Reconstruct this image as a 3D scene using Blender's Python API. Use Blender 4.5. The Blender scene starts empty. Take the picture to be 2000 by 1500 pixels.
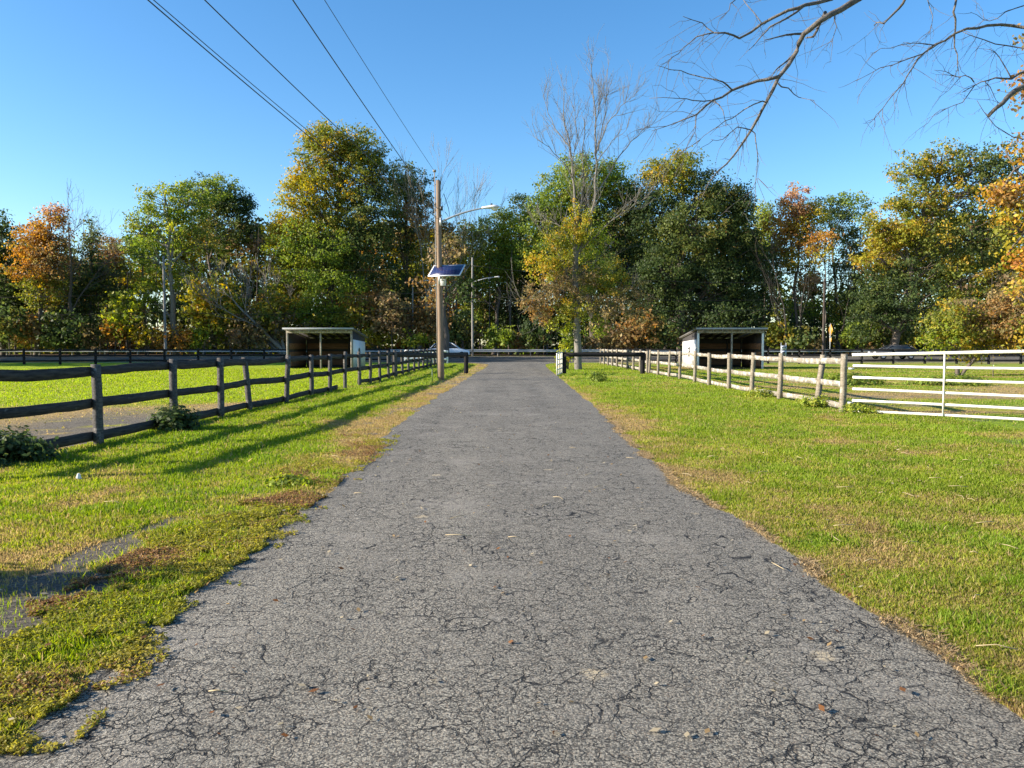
import bpy, math, random
import numpy as np
from mathutils import Vector, Matrix
R = math.radians
rng = np.random.default_rng(7)
random.seed(7)
scene = bpy.context.scene
col = scene.collection

# ------------------------------------------------------------------ camera, sky, sun, exposure
CAMH = 1.6; PITCH = R(2.9); FPX = 1500.0
cam = bpy.data.objects.new('camera', bpy.data.cameras.new('camera')); col.objects.link(cam)
cam.location = (0, 0, CAMH); cam.rotation_euler = (R(90) - PITCH, 0, 0)
cam.data.sensor_width = 36; cam.data.lens = 27.0
cam.data.clip_start = 0.05; cam.data.clip_end = 3000
scene.camera = cam

SUN_EL, SUN_AZ = 21.5, -99.0          # azimuth clockwise from +Y
w = bpy.data.worlds.new('World'); scene.world = w; w.use_nodes = True
nt = w.node_tree
bg = nt.nodes['Background']
sky = nt.nodes.new('ShaderNodeTexSky'); sky.sky_type = 'NISHITA'; sky.sun_disc = False
sky.sun_elevation = R(SUN_EL); sky.sun_rotation = R(SUN_AZ)
sky.air_density = 1.0; sky.dust_density = 0.5; sky.ozone_density = 3.0; sky.altitude = 20
hsv = nt.nodes.new('ShaderNodeHueSaturation'); hsv.inputs['Saturation'].default_value = 1.24
nt.links.new(sky.outputs[0], hsv.inputs['Color']); nt.links.new(hsv.outputs[0], bg.inputs['Color']); bg.inputs['Strength'].default_value = 0.102
sd = Vector((math.sin(R(SUN_AZ)) * math.cos(R(SUN_EL)), math.cos(R(SUN_AZ)) * math.cos(R(SUN_EL)), math.sin(R(SUN_EL))))
sl = bpy.data.lights.new('sun', 'SUN'); sl.energy = 5.0; sl.angle = R(0.55); sl.color = (1.0, 0.90, 0.76)
sun = bpy.data.objects.new('sun', sl); col.objects.link(sun); sun.rotation_euler = (-sd).to_track_quat('-Z', 'Y').to_euler()
scene.view_settings.view_transform = 'Standard'; scene.view_settings.look = 'None'
scene.view_settings.exposure = 1.33; scene.view_settings.gamma = 1
scene.cycles.max_bounces = 6; scene.cycles.transparent_max_bounces = 8
scene.cycles.use_denoising = True

# ------------------------------------------------------------------ helpers
def px2w(px, py, d):
    """point of the place seen at photo pixel (px, py) at forward distance d"""
    u = (px - 1000) / FPX; v = (750 - py) / FPX
    yc = math.cos(PITCH) + v * math.sin(PITCH); zc = -math.sin(PITCH) + v * math.cos(PITCH)
    t = d / yc
    return np.array((u * t, d, CAMH + t * zc))
def tag(o, label=None, cat=None, group=None, kind=None):
    if label: o['label'] = label
    if cat: o['category'] = cat
    if group: o['group'] = group
    if kind: o['kind'] = kind
    return o
def empty(name, loc, label, cat, group=None, rz=0):
    o = bpy.data.objects.new(name, None); col.objects.link(o); o.location = loc; o.rotation_euler = (0, 0, rz)
    o.empty_display_size = 0.3
    return tag(o, label, cat, group)
def mesh_np(name, V, F, mat, parent=None, colr=None, smooth=False, uv=None):
    """V (n,3); F (m,k) array or list of such arrays"""
    me = bpy.data.meshes.new(name)
    Fs = F if isinstance(F, list) else [F]
    Fs = [np.asarray(f, dtype=np.int32) for f in Fs if len(f)]
    V = np.asarray(V, dtype=np.float32)
    nl = sum(f.size for f in Fs); npoly = sum(len(f) for f in Fs)
    me.vertices.add(len(V)); me.vertices.foreach_set('co', V.ravel())
    me.loops.add(nl); me.loops.foreach_set('vertex_index', np.concatenate([f.ravel() for f in Fs]))
    me.polygons.add(npoly)
    tot = np.concatenate([np.full(len(f), f.shape[1], dtype=np.int32) for f in Fs])
    st = np.concatenate([[0], np.cumsum(tot)[:-1]]).astype(np.int32)
    me.polygons.foreach_set('loop_start', st); me.polygons.foreach_set('loop_total', tot)
    if smooth: me.polygons.foreach_set('use_smooth', np.ones(npoly, dtype=bool))
    if colr is not None:
        a = me.color_attributes.new('tint', 'FLOAT_COLOR', 'POINT')
        c = np.ones((len(V), 4), dtype=np.float32); c[:, :3] = colr
        a.data.foreach_set('color', c.ravel())
    me.update(calc_edges=True)
    if mat: me.materials.append(mat)
    o = bpy.data.objects.new(name, me); col.objects.link(o)
    if parent: o.parent = parent
    return o
class MB:
    """collects shapes into one mesh"""
    def __init__(s): s.V = []; s.Q = []; s.T = []; s.n = 0
    def add(s, V, Q=(), T=()):
        V = np.asarray(V, float).reshape(-1, 3)
        if len(Q): s.Q.append(np.asarray(Q) + s.n)
        if len(T): s.T.append(np.asarray(T) + s.n)
        s.V.append(V); s.n += len(V)
    BOXQ = [(0,3,2,1),(4,5,6,7),(0,1,5,4),(1,2,6,5),(2,3,7,6),(3,0,4,7)]
    def box(s, c, size, rz=0, M=None):
        hx, hy, hz = [v / 2 for v in size]
        P = np.array([(-hx,-hy,-hz),(hx,-hy,-hz),(hx,hy,-hz),(-hx,hy,-hz),(-hx,-hy,hz),(hx,-hy,hz),(hx,hy,hz),(-hx,hy,hz)])
        if M is not None: P = P @ np.array(M).T
        elif rz: 
            ca, sa = math.cos(rz), math.sin(rz); P = P @ np.array([[ca,sa,0],[-sa,ca,0],[0,0,1]])
        s.add(P + np.array(c), s.BOXQ)
    def hexa(s, P): s.add(P, s.BOXQ)          # eight corners in box order
    def tube(s, pts, rad, sides=6, cap=True):
        pts = np.asarray(pts, float); n = len(pts)
        rad = np.broadcast_to(np.asarray(rad, float), (n,))
        T = np.gradient(pts, axis=0); T /= np.linalg.norm(T, axis=1)[:, None] + 1e-9
        m = T.mean(0); ref = np.array([0,0,1.]) if abs(m[2]) < 0.8 * np.linalg.norm(m) + 1e-9 else np.array([1.,0,0])
        A = np.cross(T, ref); A /= np.linalg.norm(A, axis=1)[:, None] + 1e-9
        B = np.cross(T, A)
        th = np.arange(sides) * 2 * math.pi / sides
        V = pts[:, None] + rad[:, None, None] * (A[:, None] * np.cos(th)[None, :, None] + B[:, None] * np.sin(th)[None, :, None])
        i = np.arange(n - 1)[:, None] * sides; j = np.arange(sides)[None]; k = (j + 1) % sides
        Q = np.stack([i + j, i + k, i + sides + k, i + sides + j], -1).reshape(-1, 4)
        V = V.reshape(-1, 3)
        Tt = []
        if cap:
            V = np.vstack([V, pts[:1], pts[-1:]]); c0 = n * sides; c1 = c0 + 1
            Tt = [(c0, (q + 1) % sides, q) for q in range(sides)] + [(c1, (n-1)*sides + q, (n-1)*sides + (q + 1) % sides) for q in range(sides)]
        s.add(V, Q, Tt)
    def build(s, name, mat, parent=None, smooth=False, colr=None):
        F = []
        if s.Q: F.append(np.vstack(s.Q))
        if s.T: F.append(np.vstack(s.T))
        return mesh_np(name, np.vstack(s.V), F, mat, parent, colr, smooth)
def bevel(o, wd=0.01, seg=1):
    m = o.modifiers.new('bevel', 'BEVEL'); m.width = wd; m.segments = seg; m.limit_method = 'ANGLE'; return o

# value noise in numpy
def _h(ix, iy, s):
    n = (ix.astype(np.int64) * 374761393 + iy.astype(np.int64) * 668265263 + s * 974711) & 0x7fffffff
    n = ((n ^ (n >> 13)) * 1274126177) & 0x7fffffff
    return ((n ^ (n >> 16)) & 0xffff) / 65535.0
def vn(x, y, s=0):
    x = np.asarray(x, float); y = np.asarray(y, float)
    ix = np.floor(x); iy = np.floor(y); fx = x - ix; fy = y - iy
    fx = fx*fx*(3-2*fx); fy = fy*fy*(3-2*fy)
    a = _h(ix,iy,s); b = _h(ix+1,iy,s); c = _h(ix,iy+1,s); d = _h(ix+1,iy+1,s)
    return (a*(1-fx)+b*fx)*(1-fy)+(c*(1-fx)+d*fx)*fy
def fbm(x, y, f=1.0, o=4, s=0):
    t = 0; a = 1; n = 0
    for i in range(o):
        t = t + a * vn(x*f*2**i + 17.3*i, y*f*2**i - 9.1*i, s+i); n += a; a *= 0.55
    return t / n
def ss(a, b, x):
    t = np.clip((x - a) / (b - a), 0, 1); return t*t*(3-2*t)

# ------------------------------------------------------------------ materials
def newmat(name):
    m = bpy.data.materials.new(name); m.use_nodes = True
    return m, m.node_tree, m.node_tree.nodes, m.node_tree.links, m.node_tree.nodes['Principled BSDF']
def N(nodes, t, **kw):
    n = nodes.new(t)
    for k, v in kw.items(): setattr(n, k, v)
    return n
def simple(name, c, rough=0.7, metal=0.0, noise=0.25, scale=6.0, bump=0.0, bscale=40, spec=0.4, stretch=(1,1,1), c2=None):
    m, t, ns, lk, p = newmat(name)
    tc = N(ns, 'ShaderNodeTexCoord'); mp = N(ns, 'ShaderNodeMapping'); mp.inputs['Scale'].default_value = stretch
    lk.new(tc.outputs['Object'], mp.inputs['Vector'])
    nz = N(ns, 'ShaderNodeTexNoise'); nz.inputs['Scale'].default_value = scale; nz.inputs['Detail'].default_value = 8; nz.inputs['Roughness'].default_value = 0.65
    lk.new(mp.outputs[0], nz.inputs['Vector'])
    rp = N(ns, 'ShaderNodeValToRGB')
    c = np.array(c); d = np.array(c2) if c2 is not None else c * (1 - noise)
    rp.color_ramp.elements[0].position = 0.33; rp.color_ramp.elements[1].position = 0.68
    rp.color_ramp.elements[0].color = (*d, 1); rp.color_ramp.elements[1].color = (*c, 1)
    lk.new(nz.outputs['Fac'], rp.inputs[0]); lk.new(rp.outputs[0], p.inputs['Base Color'])
    p.inputs['Roughness'].default_value = rough; p.inputs['Metallic'].default_value = metal
    p.inputs['Specular IOR Level'].default_value = spec
    if bump:
        b = N(ns, 'ShaderNodeBump'); b.inputs['Strength'].default_value = bump; b.inputs['Distance'].default_value = 0.02
        n2 = N(ns, 'ShaderNodeTexNoise'); n2.inputs['Scale'].default_value = bscale; n2.inputs['Detail'].default_value = 6
        lk.new(mp.outputs[0], n2.inputs['Vector']); lk.new(n2.outputs['Fac'], b.inputs['Height']); lk.new(b.outputs[0], p.inputs['Normal'])
    return m
def leafmat(name, trans=0.35, rough=0.55):
    m, t, ns, lk, p = newmat(name)
    a = N(ns, 'ShaderNodeAttribute', attribute_name='tint')
    hs = N(ns, 'ShaderNodeHueSaturation'); hs.inputs['Value'].default_value = 1.3; hs.inputs['Saturation'].default_value = 1.1
    tr = N(ns, 'ShaderNodeBsdfTranslucent'); mx = N(ns, 'ShaderNodeMixShader'); mx.inputs[0].default_value = trans
    lk.new(a.outputs['Color'], p.inputs['Base Color']); lk.new(a.outputs['Color'], hs.inputs['Color']); lk.new(hs.outputs[0], tr.inputs['Color'])
    p.inputs['Roughness'].default_value = rough; p.inputs['Specular IOR Level'].default_value = 0.25
    lk.new(p.outputs[0], mx.inputs[1]); lk.new(tr.outputs[0], mx.inputs[2])
    lk.new(mx.outputs[0], ns['Material Output'].inputs['Surface'])
    return m
LEAF = leafmat('leaves', 0.48); GRASSM = leafmat('grass_blades', 0.5, 0.6)
BARK = simple('bark', (0.15,0.12,0.095), 0.9, noise=0.55, scale=3, bump=0.8, bscale=9, stretch=(3,3,0.6))
BARK_PALE = simple('bark_pale', (0.33,0.29,0.24), 0.9, noise=0.5, scale=3, bump=0.8, bscale=9, stretch=(3,3,0.6))
BARK_DK = simple('bark_dark', (0.06,0.05,0.04), 0.9, noise=0.5)
BARK_MID = simple('bark_mid', (0.22,0.20,0.175), 0.9, noise=0.5, scale=3, bump=0.8, bscale=9, stretch=(3,3,0.6))
BARK_NEAR = simple('bark_near', (0.17,0.15,0.13), 0.9, noise=0.65, scale=14, bump=0.7, bscale=60)
W_GREY = simple('weathered_wood', (0.36,0.32,0.27), 0.92, scale=5, bump=0.7, bscale=25, stretch=(1,1,1), c2=(0.15,0.125,0.10))
def woodmat(name, c, c2, paint, pf):
    """weathered board: grain along the board, remains of paint"""
    m, t, ns, lk, p = newmat(name)
    tc = N(ns, 'ShaderNodeNewGeometry'); mp = N(ns, 'ShaderNodeMapping'); mp.inputs['Scale'].default_value = (14, 0.9, 14)
    lk.new(tc.outputs['Position'], mp.inputs['Vector'])
    nz = N(ns, 'ShaderNodeTexNoise'); nz.inputs['Scale'].default_value = 2.2; nz.inputs['Detail'].default_value = 9; nz.inputs['Roughness'].default_value = 0.7
    lk.new(mp.outputs[0], nz.inputs['Vector'])
    rp = N(ns, 'ShaderNodeValToRGB'); rp.color_ramp.elements[0].position = 0.35; rp.color_ramp.elements[1].position = 0.65
    rp.color_ramp.elements[0].color = (*c2, 1); rp.color_ramp.elements[1].color = (*c, 1)
    lk.new(nz.outputs['Fac'], rp.inputs[0])
    n2 = N(ns, 'ShaderNodeTexNoise'); n2.inputs['Scale'].default_value = 5; n2.inputs['Detail'].default_value = 10; n2.inputs['Roughness'].default_value = 0.75
    lk.new(tc.outputs['Position'], n2.inputs['Vector'])
    r2 = N(ns, 'ShaderNodeValToRGB'); r2.color_ramp.elements[0].position = pf; r2.color_ramp.elements[1].position = pf + 0.06
    lk.new(n2.outputs['Fac'], r2.inputs[0])
    mx = N(ns, 'ShaderNodeMix', data_type='RGBA'); lk.new(r2.outputs[0], mx.inputs[0])
    lk.new(rp.outputs[0], mx.inputs['A']); mx.inputs['B'].default_value = (*paint, 1)
    lk.new(mx.outputs['Result'], p.inputs['Base Color']); p.inputs['Roughness'].default_value = 0.9; p.inputs['Specular IOR Level'].default_value = 0.2
    b = N(ns, 'ShaderNodeBump'); b.inputs['Strength'].default_value = 0.8; b.inputs['Distance'].default_value = 0.008
    lk.new(nz.outputs['Fac'], b.inputs['Height']); lk.new(b.outputs[0], p.inputs['Normal'])
    return m
RAIL_L = woodmat('dark_board', (0.075,0.065,0.058), (0.022,0.02,0.02), (0.15,0.135,0.12), 0.62)
RAIL_R = woodmat('pale_board', (0.30,0.27,0.22), (0.13,0.11,0.085), (0.43,0.41,0.36), 0.50)
POST_R = woodmat('grey_post', (0.30,0.26,0.20), (0.13,0.11,0.08), (0.40,0.37,0.30), 0.60)
POST_L = woodmat('dark_post', (0.13,0.12,0.11), (0.035,0.032,0.03), (0.24,0.22,0.20), 0.58)
RAIL_DK = woodmat('black_board', (0.022,0.020,0.021), (0.010,0.010,0.011), (0.05,0.045,0.04), 0.70)
WHITE = simple('white_paint', (0.78,0.77,0.74), 0.5, noise=0.12, scale=9, bump=0.1)
GATEW = simple('white_tube', (0.80,0.79,0.74), 0.5, scale=7, c2=(0.56,0.50,0.41))
POLEW = simple('pole_wood', (0.27,0.19,0.13), 0.9, noise=0.45, scale=2.5, bump=0.6, bscale=14, stretch=(5,5,0.3))
POLEG = simple('pole_grey', (0.30,0.28,0.26), 0.9, noise=0.4, scale=2.5, stretch=(5,5,0.3))
GALV = simple('galvanised', (0.42,0.44,0.46), 0.5, 0.5, noise=0.2, scale=8)
DARKM = simple('dark_metal', (0.05,0.05,0.05), 0.5, 0.3)
BLACK = simple('black_cable', (0.015,0.015,0.017), 0.5, noise=0.1)
ROOFG = simple('roof_felt', (0.16,0.15,0.145), 0.9, noise=0.4, scale=14, bump=0.5)
DKWALL = simple('dark_siding', (0.05,0.045,0.045), 0.8, noise=0.3)
PLANKIN = simple('brown_planks', (0.27,0.14,0.075), 0.9, noise=0.5, scale=3, stretch=(0.6,1,4))

FASC = simple('fascia_grey', (0.34,0.35,0.37), 0.7, noise=0.2)
# asphalt
def asphalt(name, tone=1.0, cracks=True):
    m, t, ns, lk, p = newmat(name)
    geo = N(ns, 'ShaderNodeNewGeometry'); P = geo.outputs['Position']
    def noise(sc, det=4, rough=0.6):
        n = N(ns, 'ShaderNodeTexNoise'); n.inputs['Scale'].default_value = sc; n.inputs['Detail'].default_value = det; n.inputs['Roughness'].default_value = rough
        lk.new(P, n.inputs['Vector']); return n
    def ramp(src, a, b, ca=(0,0,0), cb=(1,1,1)):
        r = N(ns, 'ShaderNodeValToRGB'); r.color_ramp.elements[0].position = a; r.color_ramp.elements[1].position = b
        r.color_ramp.elements[0].color = (*ca, 1); r.color_ramp.elements[1].color = (*cb, 1); lk.new(src, r.inputs[0]); return r.outputs[0]
    def mixc(f, A, B, mode='MIX'):
        x = N(ns, 'ShaderNodeMix', data_type='RGBA', blend_type=mode)
        for s, v in (('Factor', f), ('A', A), ('B', B)):
            i = x.inputs[0] if s == 'Factor' else x.inputs[s]
            if isinstance(v, (int, float)): i.default_value = v
            elif isinstance(v, tuple): i.default_value = (*v, 1)
            else: lk.new(v, i)
        return x.outputs['Result']
    def math_(op, a, b=None):
        x = N(ns, 'ShaderNodeMath', operation=op)
        for i, v in enumerate((a, b)):
            if v is None: continue
            if isinstance(v, (int, float)): x.inputs[i].default_value = v
            else: lk.new(v, x.inputs[i])
        return x.outputs[0]
    vo = N(ns, 'ShaderNodeTexVoronoi'); vo.inputs['Scale'].default_value = 120; lk.new(P, vo.inputs['Vector'])
    sep = N(ns, 'ShaderNodeSeparateColor'); lk.new(vo.outputs['Color'], sep.inputs[0])
    stone = ramp(sep.outputs[0], 0.0, 1.0, (0.050*tone,0.047*tone,0.041*tone), (0.40*tone,0.368*tone,0.30*tone))
    warm = ramp(sep.outputs[1], 0.86, 0.9)
    stone = mixc(math_('MULTIPLY', warm, 0.35), stone, (0.32,0.24,0.17))
    gap = ramp(vo.outputs['Distance'], 0.50, 0.78)
    base = mixc(math_('MULTIPLY', gap, 0.75), stone, (0.03,0.03,0.032))
    big = noise(0.55, 5); base = mixc(0.55, base, ramp(big.outputs['Fac'], 0.25, 0.75, (0.42,0.41,0.40), (0.62,0.61,0.59)), 'OVERLAY')
    mpw = N(ns, 'ShaderNodeMapping'); mpw.inputs['Scale'].default_value = (1.5, 0.06, 1); lk.new(P, mpw.inputs['Vector'])
    nw = N(ns, 'ShaderNodeTexNoise'); nw.inputs['Scale'].default_value = 1.0; nw.inputs['Detail'].default_value = 3; lk.new(mpw.outputs[0], nw.inputs['Vector'])
    base = mixc(0.5, base, ramp(nw.outputs['Fac'], 0.3, 0.7, (0.36,0.36,0.36), (0.64,0.63,0.61)), 'OVERLAY')
    # pale dusty worn areas
    dn = noise(0.9, 7, 0.7)
    base = mixc(math_('MULTIPLY', ramp(dn.outputs['Fac'], 0.53, 0.68), 0.45), base, (0.31,0.28,0.235))
    # pale smears pressed into the surface
    v3 = N(ns, 'ShaderNodeTexVoronoi'); v3.inputs['Scale'].default_value = 1.6; wob = noise(9, 3)
    off = N(ns, 'ShaderNodeVectorMath', operation='MULTIPLY_ADD'); off.inputs[1].default_value = (0.14,0.10,0); lk.new(wob.outputs['Color'], off.inputs[0]); lk.new(P, off.inputs[2])
    lk.new(off.outputs[0], v3.inputs['Vector'])
    s3 = N(ns, 'ShaderNodeSeparateColor'); lk.new(v3.outputs['Color'], s3.inputs[0])
    spot = math_('MULTIPLY', ramp(v3.outputs['Distance'], 0.07, 0.12, (1,1,1), (0,0,0)), ramp(s3.outputs[0], 0.60, 0.62))
    spot = math_('MULTIPLY', spot, ramp(noise(60, 2).outputs['Fac'], 0.38, 0.55))
    base = mixc(math_('MULTIPLY', spot, 0.85), base, (0.52,0.42,0.27))
    hgt = math_('MULTIPLY', math_('SUBTRACT', 1.0, vo.outputs['Distance']), 0.0028)
    hgt = math_('ADD', hgt, math_('MULTIPLY', noise(55, 6, 0.75).outputs['Fac'], 0.016))
    hgt = math_('ADD', hgt, math_('MULTIPLY', noise(3, 4).outputs['Fac'], 0.012))
    if cracks:
        wv = N(ns, 'ShaderNodeVectorMath', operation='MULTIPLY_ADD'); wv.inputs[1].default_value = (0.16,0.16,0)
        lk.new(noise(7.0, 4, 0.6).outputs['Color'], wv.inputs[0]); lk.new(P, wv.inputs[2])
        for sc, wd, lo, hi, ms in ((1.7, 0.008, 0.50, 0.58, 1.1), (5.6, 0.019, 0.38, 0.52, 0.8), (10.5, 0.032, 0.42, 0.56, 1.1)):
            cv = N(ns, 'ShaderNodeTexVoronoi', feature='DISTANCE_TO_EDGE'); cv.inputs['Scale'].default_value = sc; lk.new(wv.outputs[0], cv.inputs['Vector'])
            c = ramp(cv.outputs['Distance'], wd*0.35, wd, (1,1,1), (0,0,0))
            mk = ramp(noise(ms, 5, 0.75).outputs['Fac'], lo, hi); c = math_('MULTIPLY', c, mk)
            base = mixc(math_('MULTIPLY', c, 0.95), base, (0.008,0.008,0.009))
            hgt = math_('SUBTRACT', hgt, math_('MULTIPLY', c, 0.010))
    lk.new(base, p.inputs['Base Color']); p.inputs['Roughness'].default_value = 0.85; p.inputs['Specular IOR Level'].default_value = 0.3
    b = N(ns, 'ShaderNodeBump'); b.inputs['Strength'].default_value = 0.9; b.inputs['Distance'].default_value = 1.0
    lk.new(hgt, b.inputs['Height']); lk.new(b.outputs[0], p.inputs['Normal'])
    return m
ASPH = asphalt('asphalt'); STREET = asphalt('street_asphalt', 0.5, False)  # street tone darkened to deepen the tree shade across it

# ground: colour of the cover comes from a per-vertex tint, fine grain from noise
def groundmat():
    m, t, ns, lk, p = newmat('ground_cover')
    a = N(ns, 'ShaderNodeAttribute', attribute_name='tint'); geo = N(ns, 'ShaderNodeNewGeometry')
    n1 = N(ns, 'ShaderNodeTexNoise'); n1.inputs['Scale'].default_value = 9; n1.inputs['Detail'].default_value = 10; n1.inputs['Roughness'].default_value = 0.8
    lk.new(geo.outputs['Position'], n1.inputs['Vector'])
    r = N(ns, 'ShaderNodeValToRGB'); r.color_ramp.elements[0].position = 0.3; r.color_ramp.elements[1].position = 0.7
    r.color_ramp.elements[0].color = (0.34,0.34,0.36,1); r.color_ramp.elements[1].color = (0.66,0.66,0.62,1); lk.new(n1.outputs['Fac'], r.inputs[0])
    mx = N(ns, 'ShaderNodeMix', data_type='RGBA', blend_type='OVERLAY'); mx.inputs[0].default_value = 0.9
    lk.new(a.outputs['Color'], mx.inputs['A']); lk.new(r.outputs[0], mx.inputs['B'])
    lk.new(mx.outputs['Result'], p.inputs['Base Color']); p.inputs['Roughness'].default_value = 0.95; p.inputs['Specular IOR Level'].default_value = 0.1
    vo = N(ns, 'ShaderNodeTexVoronoi'); vo.inputs['Scale'].default_value = 60; lk.new(geo.outputs['Position'], vo.inputs['Vector'])
    sp = N(ns, 'ShaderNodeSeparateColor'); lk.new(vo.outputs['Color'], sp.inputs[0])
    r2 = N(ns, 'ShaderNodeValToRGB'); r2.color_ramp.elements[0].color = (0.25,0.25,0.25,1); r2.color_ramp.elements[1].color = (0.80,0.80,0.78,1); lk.new(sp.outputs[0], r2.inputs[0])
    m2 = N(ns, 'ShaderNodeMix', data_type='RGBA', blend_type='OVERLAY'); m2.inputs[0].default_value = 0.75
    lk.new(mx.outputs['Result'], m2.inputs['A']); lk.new(r2.outputs[0], m2.inputs['B']); lk.new(m2.outputs['Result'], p.inputs['Base Color'])
    b = N(ns, 'ShaderNodeBump'); b.inputs['Strength'].default_value = 1.0; b.inputs['Distance'].default_value = 0.08
    lk.new(n1.outputs['Fac'], b.inputs['Height']); lk.new(b.outputs[0], p.inputs['Normal'])
    return m
GROUND = groundmat()

# ------------------------------------------------------------------ ground
DL = [(-30,-2.0),(2.5,-1.95),(3.8,-1.97),(5.8,-2.04),(8.4,-2.0),(10.6,-1.95),(14,-2.2),(20.7,-2.3),(28,-2.2),(43,-2.05),(56,-1.8),(63,-1.9),(67,-2.6),(70,-4.5),(73,-8.0)]
DR = [(-30,2.4),(2.5,2.25),(3.3,2.2),(5.9,2.09),(8.7,1.9),(12.9,1.98),(20.7,2.15),(39,2.3),(56,2.45),(63,2.7),(67,3.4),(70,5.2),(73,8.6)]
def edgeL(y): return np.interp(y, [a for a, b in DL], [b for a, b in DL])
def edgeR(y): return np.interp(y, [a for a, b in DR], [b for a, b in DR])
def gz(x, y):
    x = np.asarray(x, float); y = np.asarray(y, float)
    z = 0.30 * ss(72, 92, y)
    off = ss(0.3, 2.5, np.maximum(edgeL(y) - x, x - edgeR(y)))
    z = z + off * (fbm(x, y, 0.35, 3, 5) - 0.5) * 0.07 * (1 - ss(60, 72, y))
    return z
def cover(x, y):
    """-> green amount, dryness, bare (0..1) of the ground at x, y"""
    x = np.asarray(x, float); y = np.asarray(y, float)
    n1 = fbm(x, y*0.8, 0.55, 4, 11); n2 = fbm(x, y, 2.3, 4, 21); n3 = fbm(x, y*0.6, 0.16, 3, 31)
    dl = edgeL(y) - x; dr = x - edgeR(y)                # metres off each drive edge
    dry = 0.25 + 1.9 * (n1 - 0.46) + 0.9 * (n2 - 0.5)
    bare = np.zeros_like(x)
    # left verge: dry along the drive, lush in the middle
    lv = (dl > 0) & (dl < 4.5)
    far = ss(8, 14, y)
    dryl = far * (1.05 - ss(0.5, 1.6, dl) * 1.15) + (1 - far) * (0.42 - 0.15 * ss(2.5, 4.5, dl))
    dry = np.where(lv, dryl + 1.9 * (n1 - 0.5) + 1.7 * (n2 - 0.5), dry)
    strip = (1 - ss(0.22, 0.36, np.abs(dl - 0.98 - 0.35 * (n1 - 0.5) + 0.25*ss(6,9,y)))) * (1 - ss(7.2, 9.5, y))
    bare = np.where(lv, np.clip(strip * ss(0.34, 0.46, fbm(x, y, 1.1, 3, 41)) * 1.3 + 0.9*ss(0.60, 0.66, fbm(x, y, 1.2, 4, 43)) * (1 - ss(7, 10, y)) * ss(0.7, 1.0, dl), 0, 1), bare)
    scat = ss(0.48, 0.60, fbm(x, y, 1.6, 4, 51)) * (1 - ss(0.5, 1.1, dl)) * 0.9
    bare = np.where(lv, np.maximum(bare, scat * ss(9, 12, y)), bare)
    # right verge
    rv = (dr > 0) & (dr < 6.2)
    dryr = 0.02 + 0.62 * (1 - ss(0.15, 1.7, dr)) * ss(5, 11, y) * (1 - ss(30, 42, y)) + 0.16 * (1 - ss(6, 14, y))
    dry = np.where(rv, dryr + 1.7 * (n1 - 0.5) + 1.3 * (n2 - 0.5) + 0.17*(1-ss(9,17,y)) + 0.06*(1-ss(17,25,y)), dry)
    # left paddock: grey track beside the fence, dry band, then green
    lp = x < -6.9 + (y - 10) * 0.02
    q = -(x + 6.9)
    tr = (1 - ss(2.2, 4.2, q + 2 * (n1 - 0.5))) * (1 - ss(16, 21, y)) * ss(0.35, 0.5, n2 + 0.1)
    bare = np.where(lp, tr, bare)
    dl_dry = 0.85 - 0.95 * ss(19.5, 25, y + 3 * (n3 - 0.5) + q * 0.35)
    dry = np.where(lp, dl_dry + 1.2 * (n1 - 0.5) + 0.5 * (n2 - 0.5), dry)
    # right paddock: grazed, brown bands
    rp = x > 8.0
    n5 = fbm(x * 0.35, y, 0.6, 4, 61)
    dry = np.where(rp, 0.42 + 2.6 * (n5 - 0.5) + 0.6 * (n2 - 0.5), dry)
    bare = np.where(rp, ss(0.60, 0.70, fbm(x * 0.4, y, 0.9, 4, 71)) * 0.6, bare)
    # edges of the drive: thatch
    ed = np.where(dl > 0, dl, np.where(dr > 0, dr, 0))
    th = (1 - ss(0.0, 0.12, ed)) * (np.abs(x) < 4) * 0.85
    dry = np.maximum(dry, th * 1.1 * ss(0.35,0.6,n2+.12))
    # beyond the drive end: shoulder of the street
    bare = np.maximum(bare, ss(68, 71, y) * (1 - ss(90, 93, y)) * 0.7)
    # woodland floor
    wl = ss(93, 97, y)
    dry = np.where(y > 95, 1.0, dry)
    return np.clip(dry, 0, 1), np.clip(bare, 0, 1), wl
C_GREEN = np.array((0.255,0.305,0.028)); C_LUSH = np.array((0.150,0.245,0.024)); C_OLIVE = np.array((0.29,0.285,0.040))
C_DRY = np.array((0.36,0.255,0.115)); C_BARE = np.array((0.165,0.145,0.120)); C_WOOD = np.array((0.07,0.045,0.025))
def covercol(x, y, dry=None, bare=None, wl=None):
    if dry is None: dry, bare, wl = cover(x, y)
    v = fbm(x, y, 0.8, 3, 81)[:, None]
    g = C_GREEN * (1 - v) + C_LUSH * v
    lpg = ((x < -6.5) & (y > 18))[:, None]
    g = np.where(lpg, np.array((0.26,0.33,0.018)), g)
    d = dry[:, None]
    c = g * (1 - ss(0.15, 0.55, d)) + C_OLIVE * ss(0.15, 0.55, d)
    c = c * (1 - ss(0.5, 0.95, d)) + C_DRY * ss(0.5, 0.95, d)
    b = bare[:, None]; c = c * (1 - b) + C_BARE * b
    ww = wl[:, None]; return c * (1 - ww) + C_WOOD * ww
def axis(parts):
    a = []
    for s, e, st in parts: a.append(np.arange(s, e, st))
    a.append([parts[-1][1]]); return np.concatenate(a)
gx = axis([(-900,-120,60),(-120,-40,8),(-40,-14,1.0),(-14,-8,0.3),(-8,8,0.09),(8,14,0.3),(14,40,1.0),(40,120,8),(120,900,60)])
gy = axis([(-300,-20,40),(-20,1,3),(1,14,0.09),(14,30,0.2),(30,70,0.6),(70,100,2),(100,160,10),(160,1500,90)])
X, Y = np.meshgrid(gx, gy); xf = X.ravel(); yf = Y.ravel()
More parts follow.
